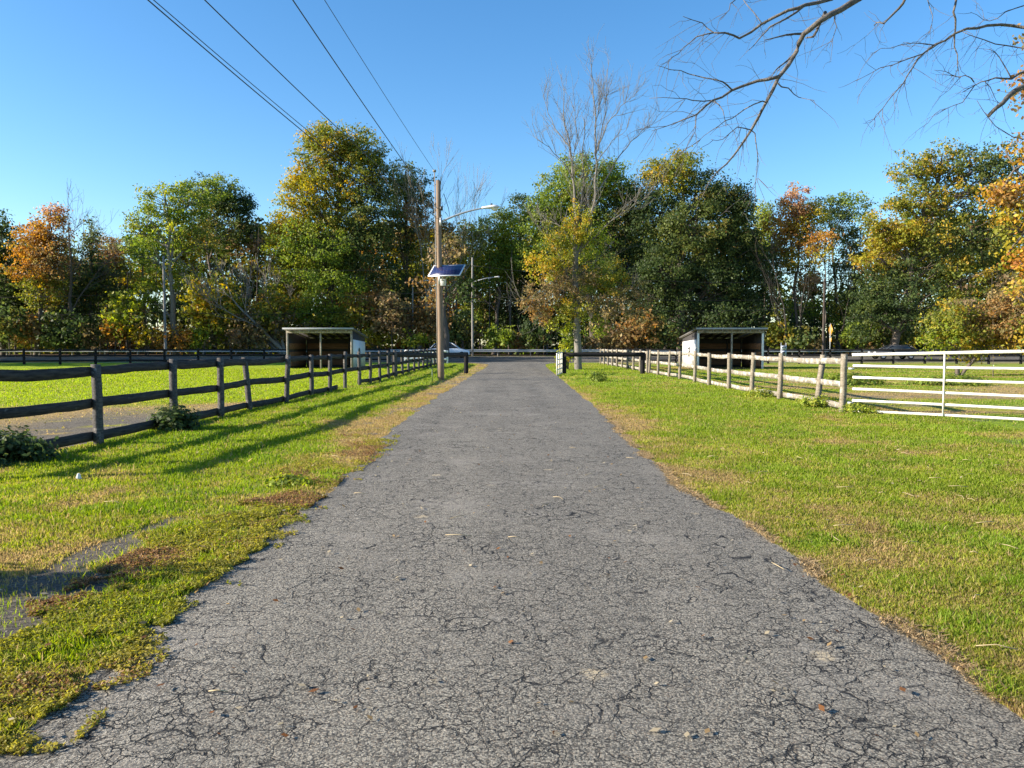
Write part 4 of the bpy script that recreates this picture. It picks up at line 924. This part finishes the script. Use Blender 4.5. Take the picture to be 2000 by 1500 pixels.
# --- central tree: bare top, yellow and rust lower leaves
def traced(name, lab, d, Z, limbs_, lobes_px, pals, mat, tw, ls, dens, clump, seed, cat='tree', base=0.0):
    """tree with its trunk and main limbs set one by one, twigs grown on them"""
    rg = np.random.default_rng(seed); p0 = Z(limbs_[0][0][0]); O = px2w(p0[0], p0[1], d); O[2] = base
    root = empty(name, O, lab, cat); tr = MB(); br = MB(); ends = []
    for li, (pts, r0, r1, y0, y1) in enumerate(limbs_):
        n_ = len(pts); P = np.array([px2w(*Z(p), d) for p in pts]) - O; P[:, 1] += np.linspace(y0, y1, n_)
        if li == 0: P[0, 2] = -0.3
        Q = [P[0]]
        for k in range(1, n_):
            L = np.linalg.norm(P[k]-P[k-1])
            for t in (0.33, 0.67): Q.append(P[k-1]*(1-t) + P[k]*t + rg.normal(0, 0.03*L, 3) * (0.4 if li == 0 else 1))
            Q.append(P[k])
        Q = np.array(Q); r0, r1 = (r0, r1) if li == 0 else (r0*0.8, r1*0.7); (tr if li == 0 else br).tube(Q, np.linspace(r0, r1, len(Q)), 10 if li == 0 else 6, cap=False); ends.append((Q, r0, r1))
    def tw_(P, r0, ln0, dn, lv):
        seg = np.linalg.norm(np.diff(P, axis=0), axis=1); L = seg.sum()
        for _ in range(int(L*dn + 0.5)):
            k = rg.integers(1, len(P)); t = rg.random(); A = P[k-1]*(1-t) + P[k]*t; dr = P[k]-P[k-1]; dr /= np.linalg.norm(dr) + 1e-9
            v = dr*0.8 + rg.normal(0, 0.42, 3) + np.array((0,0,tw['up'])); v /= np.linalg.norm(v); ln = ln0*rg.uniform(0.4, 1.3); Qp = [A]
            for q in range(5): v = v + rg.normal(0, 0.13, 3) + np.array((0,0,tw['up']*0.15)); v /= np.linalg.norm(v); Qp.append(Qp[-1] + v*ln/5)
            Qp = np.array(Qp); br.tube(Qp, np.linspace(r0, max(r0*0.35, tw['tip']), 6), 4, cap=False)
            if lv < tw['lv']: tw_(Qp, max(r0*0.5, tw['tip']), ln0*0.55, dn*1.5, lv+1)
    for Q, r0, r1 in ends[1:]: tw_(Q, min(r0*0.4, tw['r']), tw['ln'], tw['dn'], 0)
    tr.build('trunk', mat, root, smooth=True); br.build('branches', mat, root, smooth=True)
    if lobes_px:
        lob = []
        for lb in lobes_px:
            p = px2w(lb[0], lb[1], d) - O; q = 1/FPX*d; lob.append((p[0], rg.uniform(-.7,.3)*lb[2]*q, p[2], lb[2]*q, lb[2]*q*0.9, lb[3]*q))
        V, F, C, _ = crown_np(lob, pals, ls, dens, clump, 0.75); mesh_np('crown', V, F, LEAF, root, colr=C)
    return root
Z8 = lambda p: (980 + p[0]/2.344, 100 + p[1]/2.344)
traced('bare_topped_tree', 'tall half dead tree with bare top and yellow rust lower leaves beside the drive end', 50.0, Z8, [
  ([(352,1452),(346,1300),(343,1150),(338,1000),(335,880),(342,760)], 0.26, 0.15, 0, 0),
  ([(342,760),(332,620),(325,500),(308,400),(285,300),(285,150)], 0.12, 0.02, 0, 0.3),
  ([(345,930),(395,800),(425,690),(430,560),(430,420),(428,300),(415,150),(405,60)], 0.13, 0.02, 0, -0.4),
  ([(345,780),(368,650),(372,480),(382,330),(370,260)], 0.07, 0.015, 0, 0.8),
  ([(318,440),(245,345),(215,270),(190,180)], 0.05, 0.012, 0.2, 1.0),
  ([(330,600),(285,520),(215,450),(160,425)], 0.05, 0.012, 0.1, -1.0),
  ([(428,650),(500,550),(580,430),(650,350),(685,325)], 0.07, 0.012, -0.2, 1.0),
  ([(432,470),(475,350),(535,270),(610,225)], 0.05, 0.012, -0.2, -1.2),
  ([(430,470),(462,340),(480,200),(490,95)], 0.05, 0.012, -0.2, 0.6),
  ([(428,330),(448,220),(456,100)], 0.04, 0.012, -0.3, 0.2),
  ([(430,520),(500,420),(560,380)], 0.04, 0.012, -0.3, -0.9),
  ([(325,520),(345,400),(325,200)], 0.04, 0.012, 0.1, -0.4),
  ([(340,930),(430,850),(530,760),(600,710),(670,680)], 0.07, 0.015, 0, -1.2),
  ([(340,1110),(290,980),(225,880),(140,790)], 0.07, 0.015, 0, -1.0),
  ([(336,900),(280,800),(180,750)], 0.05, 0.012, 0, 1.2),
  ([(342,1130),(240,1080),(160,1110),(90,1150)], 0.05, 0.012, 0, -0.8),
  ([(342,1150),(440,1080),(540,1060),(600,1100)], 0.05, 0.012, 0, 0.9),
  ([(345,1180),(430,1190),(520,1280)], 0.035, 0.012, 0, -0.7),
  ([(343,1180),(250,1190),(180,1250)], 0.035, 0.012, 0, 0.7),
  ([(342,1040),(420,960),(520,930)], 0.05, 0.012, 0, 0.9),
 ], [(1125,440,34,40),(1088,470,40,44),(1155,480,46,48),(1070,520,50,44),(1120,550,54,44),(1180,545,54,50),(1062,570,46,36),(1120,600,60,34),(1190,600,56,36),(1230,575,38,42),(1050,605,38,32),(1095,640,32,20),(1165,635,36,22)],
 ['yellow','olive','lime','yellow','brown','olive','brown','olive','brown','brown','rust','lime','lime'], BARK_MID, dict(up=0.42, ln=1.8, dn=2.6, r=0.013, tip=0.0055, lv=1), 0.08, 0.50, 0.42, 5)
tree('sapling', 1108, 50.5, [(1105,690,16,26),(1118,665,14,22),(1098,707,12,14)], ['lime','green','yellow'], 'leafy sapling growing against the trunk of the bare topped tree', cat='sapling', r=0.04, ls=0.10, clump=0.4, dens=0.8)
tree('trunk_tree', 872, 80, [(870,500,40,50),(850,560,36,40),(895,560,34,40)], ['brown','rust','dark'], 'dark trunked tree right behind the wooden lamp pole and the white car', r=0.36, dens=0.45, ls=0.22, clump=0.9)

# --- wood edge shrubs, each on its own
SH = [ (20,625,34,36,'dusk','dark shrub at the far left foot of the wood'),
 (62,640,34,28,'rust','rust coloured shrub at the foot of the orange maple'),
 (150,645,60,40,'dark','broad black green shrub under the leafless far left tree'),
 (225,640,22,26,'orange','small orange shrub right of the broad black green shrub'),
 (250,610,36,46,'lime','tall yellow green shrub left of the pale utility pole'),
 (290,655,28,20,'yellow','low yellow shrub at the left foot of the pale utility pole'),
 (345,660,36,24,'orange','orange red shrub around the foot of the forked pale trunk'),
 (400,600,34,60,'yellow','tall yellow shrub right of the forked pale trunk'),
 (400,652,28,26,'lime','low lime shrub in front of the tall yellow shrub'),
 (450,600,36,60,'olive','tall olive shrub under the arching leafless tree'),
 (485,640,34,40,'brown','brown twiggy shrub just left of the left shelter'),
 (530,610,34,50,'olive','olive shrub behind the left corner of the left shelter'),
 (735,650,34,26,'yellow','golden shrub right of the left shelter'),
 (765,610,34,46,'brown','brown shrub behind the golden shrub'),
 (700,610,30,30,'olive','olive shrub above the white panel of the left shelter'),
 (812,660,24,16,'lime','low lime shrub at the foot of the pale lamp pole'),
 (840,620,30,46,'rust','rust shrub left of the wooden lamp pole'),
 (905,640,30,36,'dusk','dim shrub above the white car'),
 (975,655,28,26,'green','green shrub beyond the guardrail straight ahead'),
 (1012,665,20,18,'rust','small reddish shrub beyond the guardrail'),
 (1050,640,34,34,'dark','dark shrub left of the bare topped trunk'),
 (1190,655,44,32,'brown','brown shrub right of the bare topped trunk'),
 (1245,640,40,40,'rust','rust and brown shrub left of the right shelter'),
 (1300,650,30,30,'dusk','dim shrub touching the left side of the right shelter'),
 (1524,645,26,34,'olive','olive shrub just right of the right shelter'),
 (1570,660,34,20,'dusk','low dim shrub left of the warning sign'),
 (1680,650,34,26,'green','green shrub right of the warning sign'),
 (1740,650,44,28,'dusk','dim shrub above the dark car') ]
for i, (sx_, sy_, rx, ry, pal, lb) in enumerate(SH):
    d_ = 92.6 + (i*7 % 5)*0.35
    tree('shrub', sx_, d_, [(sx_, sy_, rx, ry), (sx_ - rx*0.5, sy_ + ry*0.4, rx*0.6, ry*0.7), (sx_ + rx*0.55, sy_ + ry*0.35, rx*0.55, ry*0.75)], [pal, pal, 'brown' if i % 3 else pal], lb, cat='shrub', r=0.08, dens=0.85, ls=0.24, clump=0.85, group='shrubs along the edge of the wood')
# depth of the wood behind: one mass
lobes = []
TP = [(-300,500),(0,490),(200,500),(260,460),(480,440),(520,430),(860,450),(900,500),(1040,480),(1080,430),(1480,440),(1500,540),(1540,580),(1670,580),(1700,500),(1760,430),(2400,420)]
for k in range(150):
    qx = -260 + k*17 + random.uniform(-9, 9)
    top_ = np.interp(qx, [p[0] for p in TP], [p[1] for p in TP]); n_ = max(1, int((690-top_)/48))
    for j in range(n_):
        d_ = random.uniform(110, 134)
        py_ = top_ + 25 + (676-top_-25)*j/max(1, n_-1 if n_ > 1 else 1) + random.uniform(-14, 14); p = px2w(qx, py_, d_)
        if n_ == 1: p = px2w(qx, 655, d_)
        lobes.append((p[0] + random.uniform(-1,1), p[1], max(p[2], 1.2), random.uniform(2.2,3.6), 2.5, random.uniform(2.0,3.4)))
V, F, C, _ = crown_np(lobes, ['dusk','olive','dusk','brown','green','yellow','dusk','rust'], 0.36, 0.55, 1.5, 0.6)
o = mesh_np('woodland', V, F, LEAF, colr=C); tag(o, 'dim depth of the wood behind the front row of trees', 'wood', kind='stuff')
mb = MB()
for k in range(190):
    qx = random.uniform(-200, 2250); d_ = random.uniform(97, 130); x_ = (qx-1000)/FPX*d_; h_ = random.uniform(9, 17); r_ = random.uniform(0.07, 0.2); ln = random.gauss(0, 0.05)
    mb.tube([(x_, d_, 0), (x_ + ln*h_*0.5 + random.gauss(0,.1), d_, h_*0.5), (x_ + ln*h_, d_, h_)], [r_, r_*0.75, r_*0.3], 5, cap=False)
o = mb.build('undergrowth_stems', BARK); tag(o, 'many thin dark trunks inside the wood', 'wood', kind='stuff')
# trees out of view on the left that shade the street and the back of the left paddock
LBL = ['nearest','second nearest','third','fourth','fifth','sixth','seventh','farthest']
for k, (x_, y_) in enumerate(((-58,58),(-62,62),(-60,66),(-60,69),(-60,73),(-69,77),(-74,81))):
    px_ = 1000 + x_/y_*FPX
    tree('roadside_tree', px_, y_, [(px_, 250, 90, 90), (px_, 420, 110, 110), (px_-40, 330, 90, 90), (px_+20, 560, 90, 90)], ['green'], f'{LBL[k]} of the green roadside trees standing beyond the left edge of the photo', r=0.4, ls=0.6, dens=0.8, clump=2.0, group='roadside trees left of the photo')

# --- right: bush mass and near orange tree
tree('bush', 1870, 40, [(1850,630,46,40),(1890,625,50,44),(1950,640,60,50),(1830,660,36,34),(1905,660,60,40),(1990,600,56,66),(2050,620,70,80),(1960,600,40,30)], ['olive','brown','rust','lime','olive','brown','olive','rust'], 'big tangled olive and russet bush behind the right end of the white gate', cat='bush', r=0.1, ls=0.085, dens=1.0, clump=0.5)
tree('shrub', 1940, 39, [(1938,606,9,9)], ['rust'], 'small crimson tuft sticking out of the russet bush', cat='shrub', r=0.02, ls=0.07, clump=0.3)
def bigleaf_tree():
    d = 15.0
    lob = [(1985,330,40,50),(2030,250,60,70),(2040,380,80,80),(1985,440,42,60),(2060,520,90,90),(1990,520,40,40),(2010,590,40,40),(2060,640,70,50),(1960,390,22,24),(2030,120,50,90),(2100,300,90,120)]
    t = tree('orange_leaved_tree', 2110, d, lob, ['gold','rust','gold','yellow','yellow','gold','orange','olive','rust','rust','gold'], 'near orange and gold leaved tree at the right edge of the photo', r=0.16, ls=0.046, dens=0.42, clump=0.33, fill=0.7, trunkmat=BARK_NEAR)
bigleaf_tree()

# --- overhead bare branches reaching in from the upper right
def px(p, d): return px2w(p[0], p[1], d)
ov = empty('overhanging_tree', (9.0, 7.5, 0), 'bare branched tree outside the right edge, its dead branches hanging across the upper right sky', 'tree')
OV0 = np.array((9.0, 7.5, 0))
Z7 = lambda a: [(1200 + x_/2.5, y_/2.5) for x_, y_ in a]
main = [  # (points in photo pixels, start and end radius in metres, start/end distance)
 (Z7([(1190,-6),(1100,50),(1000,105),(925,165),(890,250),(800,380),(740,500),(668,635),(590,750),(500,840),(430,960)]), 0.050, 0.006, 8.5, 8.0),
 (Z7([(1060,-5),(930,25),(850,50),(715,120),(610,187),(540,160),(485,160),(430,112),(335,80)]), 0.030, 0.004, 8.6, 8.2),
 (Z7([(930,25),(840,90),(760,130),(715,180),(655,245)]), 0.018, 0.005, 8.6, 8.3),
 (Z7([(925,165),(840,170),(735,196)]), 0.020, 0.007, 8.5, 8.3),
 (Z7([(1030,60),(1000,120),(970,180),(935,185)]), 0.028, 0.012, 8.5, 8.5),
 (Z7([(800,375),(700,395),(575,440),(480,490),(400,560),(300,600),(180,640)]), 0.026, 0.003, 8.2, 7.6),
 (Z7([(575,440),(530,400),(440,380),(360,360),(270,340),(210,320)]), 0.012, 0.003, 8.0, 7.6),
 (Z7([(485,160),(400,180),(340,230),(280,280),(225,315)]), 0.010, 0.003, 8.2, 7.8),
 (Z7([(480,490),(380,490),(300,480),(170,480)]), 0.009, 0.003, 7.9, 7.5),
 (Z7([(480,490),(530,540),(545,620)]), 0.009, 0.003, 7.9, 7.7),
 (Z7([(740,500),(680,510),(600,560),(540,590),(470,640),(400,700)]), 0.010, 0.003, 8.1, 7.7),
 (Z7([(668,635),(600,620),(530,680),(470,680)]), 0.009, 0.003, 8.0, 7.6),
 (Z7([(668,635),(690,690),(700,770),(688,900),(690,960)]), 0.009, 0.003, 8.0, 7.8),
 (Z7([(700,870),(750,918)]), 0.005, 0.003, 7.9, 7.8),
 (Z7([(790,400),(850,430),(900,475),(975,490)]), 0.011, 0.003, 8.2, 8.0),
 (Z7([(880,260),(800,330),(770,370)]), 0.014, 0.006, 8.4, 8.2),
 (Z7([(1075,60),(1085,130),(1050,235)]), 0.009, 0.003, 8.5, 8.3),
 (Z7([(400,560),(395,640),(340,740)]), 0.007, 0.003, 7.8, 7.6),
 (Z7([(630,0),(680,60),(720,115)]), 0.006, 0.009, 8.6, 8.5),
 (Z7([(590,0),(560,50),(510,95)]), 0.008, 0.003, 8.6, 8.4),
 (Z7([(1420,-6),(1390,40),(1350,80),(1315,115),(1300,108),(1268,123)]), 0.020, 0.008, 8.3, 8.2),
 (Z7([(2060,140),(1940,125),(1820,125),(1720,140),(1660,165),(1560,220),(1480,290),(1430,370),(1380,440),(1310,530),(1265,585)]), 0.026, 0.003, 9.0, 8.0),
 (Z7([(1600,200),(1500,265),(1400,300),(1300,330),(1180,395)]), 0.012, 0.003, 8.6, 8.0),
 (Z7([(1310,530),(1320,600)]), 0.005, 0.003, 8.0, 7.9),
 (Z7([(1670,-6),(1655,60),(1665,140),(1660,230),(1675,310),(1670,350)]), 0.018, 0.005, 8.7, 8.5),
 (Z7([(2060,250),(1960,230),(1860,215),(1760,180),(1700,155)]), 0.012, 0.005, 9.0, 8.7),
 (Z7([(1560,220),(1460,210),(1350,235),(1250,268)]), 0.008, 0.003, 8.5, 8.2),
 (Z7([(2060,400),(1960,440),(1900,500),(1825,566)]), 0.050, 0.030, 9.2, 8.8),
 (Z7([(2060,330),(2000,350),(1940,385),(1860,380),(1790,400),(1700,450)]), 0.022, 0.006, 9.1, 8.7),
 (Z7([(1755,400),(1730,375),(1690,375),(1660,410)]), 0.010, 0.004, 8.7, 8.5),
 (Z7([(1760,415),(1700,500),(1620,530),(1560,560)]), 0.008, 0.003, 8.7, 8.4),
 (Z7([(1940,385),(1880,280),(1830,240)]), 0.010, 0.005, 9.0, 8.8),
 (Z7([(1810,400),(1850,460),(1890,510)]), 0.006, 0.003, 8.9, 8.8),
 (Z7([(1530,0),(1555,80),(1535,170)]), 0.007, 0.003, 8.6, 8.4),
 (Z7([(1690,380),(1620,350),(1560,342)]), 0.006, 0.003, 8.6, 8.4),
 (Z7([(1770,490),(1830,580),(1900,640),(2000,680)]), 0.004, 0.008, 8.8, 9.0),
 (Z7([(1960,40),(1870,90),(1800,95),(1740,60)]), 0.008, 0.003, 8.9, 8.7),
]
tb = MB()
PL = []
for pts, r0, r1, d0, d1 in main:
    n_ = len(pts); P = np.array([px(p, d0 + (d1-d0)*k/(n_-1) + 0.12*math.sin(k*1.7 + d0*9)) for k, p in enumerate(pts)]) - OV0
    # smooth by inserting jittered midpoints
    Q_ = [P[0]]
    for k in range(1, n_): Q_ += [(P[k-1]+P[k])/2 + rng.normal(0, 0.010, 3), P[k]]
    r0, r1 = r0*0.72, r1*0.65; P = np.array(Q_); tb.tube(P, np.linspace(r0, r1, len(P)), 7, cap=True); PL.append((P, r0, r1))
# twigs
def twigs(P, r0, r1, dens, lv):
    seg = np.linalg.norm(np.diff(P, axis=0), axis=1); L = seg.sum()
    for _ in range(int(L * dens)):
        k = rng.integers(1, len(P)); t = rng.random(); A = P[k-1]*(1-t) + P[k]*t
        dr = P[k]-P[k-1]; dr /= np.linalg.norm(dr) + 1e-9
        v = dr*0.6 + rng.normal(0, 0.6, 3) + np.array((-0.15,0,-0.35)); v /= np.linalg.norm(v)
        ln = rng.uniform(0.12, 0.55) * (1 if lv == 0 else 0.55); m = 5; Qp = [A]
        for q in range(m-1): v = v + rng.normal(0, 0.22, 3) + np.array((0,0,-0.05)); v /= np.linalg.norm(v); Qp.append(Qp[-1] + v*ln/(m-1))
        tb.tube(Qp, np.linspace(min(0.0027, r0*0.55), 0.0011, m), 4, cap=False)
        if lv == 0 and rng.random() < 0.55: twigs(np.array(Qp), 0.003, 0.0013, 5.0, 1)
for P, r0, r1 in PL: twigs(P, r0, r1, 8.0, 0)
tb.build('branches', BARK_NEAR, ov, smooth=True)
tb = MB()
T0 = np.array((0,0,-0.3)); crot = np.array((-0.5, 0.2, 6.2))
tb.tube([T0, (0.05,0,1.5), (-0.1,0.1,3.6), crot, (-0.6,0.3,9.0)], [0.30,0.24,0.21,0.16,0.08], 14)
tb.build('trunk', BARK_NEAR, ov, smooth=True)
tb = MB()
def conn(i, j0, rr0, up):   # carry a traced branch on up to the trunk, outside the picture
    E = PL[i][0][0]; A = np.array((-0.1, 0.1, j0)); t = np.linspace(0, 1, 9)[:, None]; M_ = (A+E)/2 + np.array((0,0,up))
    tb.tube((1-t)**2*A + 2*t*(1-t)*M_ + t**2*E, np.linspace(rr0, PL[i][1]*1.02, 9), 9)
conn(0, 5.8, 0.12, 1.6); conn(1, 6.0, 0.06, 1.9); conn(20, 5.9, 0.05, 1.3); conn(21, 5.0, 0.06, 0.2); conn(24, 6.1, 0.05, 1.2); conn(27, 3.4, 0.08, -0.1); conn(28, 4.0, 0.05, 0); conn(25, 4.7, 0.03, 0.1); conn(36, 5.6, 0.03, 0.3)
tb.build('limbs', BARK_NEAR, ov, smooth=True)

# ------------------------------------------------------------------ small plants and bits
def leafy(name, x, y, r, h, n, pal, label, ls=0.03):
    root = empty(name, (x, y, float(gz(x, y))), label, 'plant')
    th = rng.uniform(0, 2*math.pi, n); q = np.sqrt(rng.random(n)) * r; z = h * rng.random(n)**0.7 * np.sqrt(np.maximum(0.05, 1 - (q/r)**2*0.8))
    nc = 26; cth = rng.uniform(0, 6.3, nc); cq = np.sqrt(rng.random(nc))*r*1.05; cz = h*rng.uniform(.15, 1.15, nc)*np.sqrt(np.maximum(.1, 1-(cq/r/1.1)**2)); ii = rng.integers(0, nc, n); sp_ = rng.normal(0, 1, (n,3))*np.array((.16*r+.02,.16*r+.02,.15*h))
    P = np.stack([cq[ii]*np.cos(cth[ii]), cq[ii]*np.sin(cth[ii])*.8, cz[ii]], 1) + sp_; P[:,2] = np.abs(P[:,2]); nn = P/np.array((r,r,h)) + rng.normal(0, .5, (n,3)) + np.array((0,0,.5)); nn /= np.linalg.norm(nn, axis=1)[:, None]
    t = np.cross(nn, rng.normal(0,1,(n,3))); t /= np.linalg.norm(t, axis=1)[:, None]; b = np.cross(nn, t); s = ls*rng.uniform(.6,1.3,n)[:, None]
    V = np.stack([P - t*s, P - b*s*.5, P + t*s, P + b*s*.5], 1).reshape(-1,3)
    mesh_np('leaves', V, np.arange(n*4).reshape(-1,4), LEAF, root, colr=np.repeat(pick(pal, n)*rng.uniform(.6,1.5,(n,1)), 4, 0))
    mb = MB()
    for k in range(nc): limb(mb, (0,0,-.05), (cq[k]*math.cos(cth[k]), cq[k]*math.sin(cth[k])*.8, cz[k]*1.1), 0.008, 0.003, 4, .08, 4)
    mb.build('stems', BARK, root)
leafy('weed_bush', -6.3, 14.3, 0.40, 0.44, 2400, 'dark', 'dark leafy weed bush at the foot of the second visible post of the left fence', 0.045)
leafy('weed_bush', -6.95, 10.4, 0.55, 0.36, 2800, 'dark', 'dark leafy weed bush cut by the left edge of the photo under the fence', 0.045)
leafy('weed_bush', 3.75, 33.6, 0.34, 0.55, 700, 'green', 'small green weed standing beside the short stake on the right verge', 0.05)
leafy('weed_bush', 7.8, 19.6, 0.45, 0.28, 1500, 'lime', 'low light green weeds around the leaning post by the white gate', 0.035)
leafy('weed_bush', 7.7, 23.4, 0.5, 0.26, 1200, 'lime', 'low weeds under the pale fence next to the third post from the gate', 0.035)
leafy('weed_bush', 8.1, 17.8, 0.35, 0.24, 1100, 'lime', 'low weeds at the foot of the gate hinge post', 0.035)
leafy('weed_bush', -2.55, 8.7, 0.22, 0.10, 500, 'lime', 'small flat bright green weed near the left edge of the drive', 0.035)
leafy('nettle_patch', 13.8, 31.5, 1.2, 0.4, 1800, 'green', 'bright green nettle patch in the right paddock left of the gate upright', 0.07)
leafy('nettle_patch', 17.6, 31.0, 1.3, 0.4, 1800, 'green', 'bright green nettle patch in the right paddock right of the gate upright', 0.07)
leafy('weed_bush', -5.7, 4.75, 0.42, 1.15, 5000, 'green', 'tall weed clump out of view at the lower left, added to cast a shadow', 0.06)  # unseen clump, added to throw a shadow onto the near left verge
def stake(x, y, h, label):
    mb = MB(); mb.box((0,0,h/2-.05),(0.035,0.012,h+.1)); mb.box((0,-0.015,h/2-.05),(0.01,0.03,h+.1)); mb.box((-0.05,0,h-.03),(0.14,0.012,0.03)); o = mb.build('metal_stake', simple('stake_green', (0.07,0.12,0.07), 0.5, 0.2)); o.location = (x, y, 0); tag(o, label, 'stake', 'short metal stakes in the verges')
stake(-3.42, 32.9, 0.62, 'short green metal stake at the left foot of the wooden lamp pole')
stake(3.66, 34.2, 0.42, 'short metal stake on the right verge behind the small weed')
mb = MB(); P = []
for a_ in range(3): mb.tube([(0,0,0.03+0.018*a_),(0.01,0,0.045+0.018*a_)], 0.03-0.006*a_, 8)
o = mb.build('mushroom', simple('puff_white', (0.8,0.78,0.72), 0.8, noise=.05)); o.location = (-5.12, 9.0, 0); tag(o, 'small round white puffball in the grass of the left verge', 'mushroom')
# fallen leaves and straw on drive and verge
n = 5200; y = 3 + 9*rng.random(n)**1.3; x = edgeL(y) - rng.uniform(-0.3, 2.6, n)
k = (cover(x, y)[1] > 0.35) | (rng.random(n) < 0.10); x, y = x[k], y[k]; n = len(x)
leafquads_raw(x, y, gz(x,y)+0.006, rng.uniform(0.004,0.014,n), np.array((0.30,0.27,0.23))*rng.uniform(.4,1.5,(n,1)), 'grey grit and small stones on the bare patches beside the drive', mat=GRASSM, name='grit', cat='gravel', flat=1.2)
n = 900
x = rng.uniform(-6, 7, n); y = 3 + 17*rng.random(n)**1.6; k = np.abs(x) < fr(y); x, y = x[k], y[k]; n = len(x)
c = np.array([(0.40,0.27,0.13),(0.22,0.10,0.04),(0.5,0.42,0.28)])[rng.integers(0,3,n)]
leafquads_raw(x, y, gz(x,y)+0.04, rng.uniform(0.010,0.028,n), c, 'scattered dry fallen leaves on the drive and the grass', mat=LEAF, name='fallen_leaves', cat='leaves', flat=2.5)
mb = MB()
for k in range(70):
    x_ = random.uniform(2.2, 6.5) if k % 3 else random.uniform(-4, 3); y_ = random.uniform(3.4, 12); a_ = random.uniform(0, 6.3); L = random.uniform(0.05, 0.22); z = float(gz(x_, y_)) + 0.035
    mb.tube([(x_, y_, z), (x_ + L*.5*math.cos(a_), y_ + L*.5*math.sin(a_), z + .01), (x_ + L*math.cos(a_+.2), y_ + L*math.sin(a_+.2), z)], 0.0028, 4)
o = mb.build('straw_litter', simple('straw', (0.48,0.38,0.22), 0.8, noise=.3)); tag(o, 'pale straw stalks and twigs lying on the grass and the drive', 'straw', kind='stuff')
# straw coloured thatch along the right edge of the drive
n = 15000; y = 2.8 + 16*rng.random(n)**1.5; x = rr_at(y) + rng.normal(0.0, 1.0, n) * (0.012 + 0.07*fbm(y*0+2, y, 1.7, 3, 171)**2); k = fbm(y*0+5, y, 2.4, 3, 175) > 0.40; x, y = x[k], y[k]; n = len(x)
blades('grass', x, y, rng.uniform(0.008, 0.03, n), 0.005*(1+y*.1), np.array((0.46,0.34,0.19))*rng.uniform(.6,1.3,(n,1)), 'dry straw thatch lying along the right edge of the drive', lean=2.2, zoff=0.012)
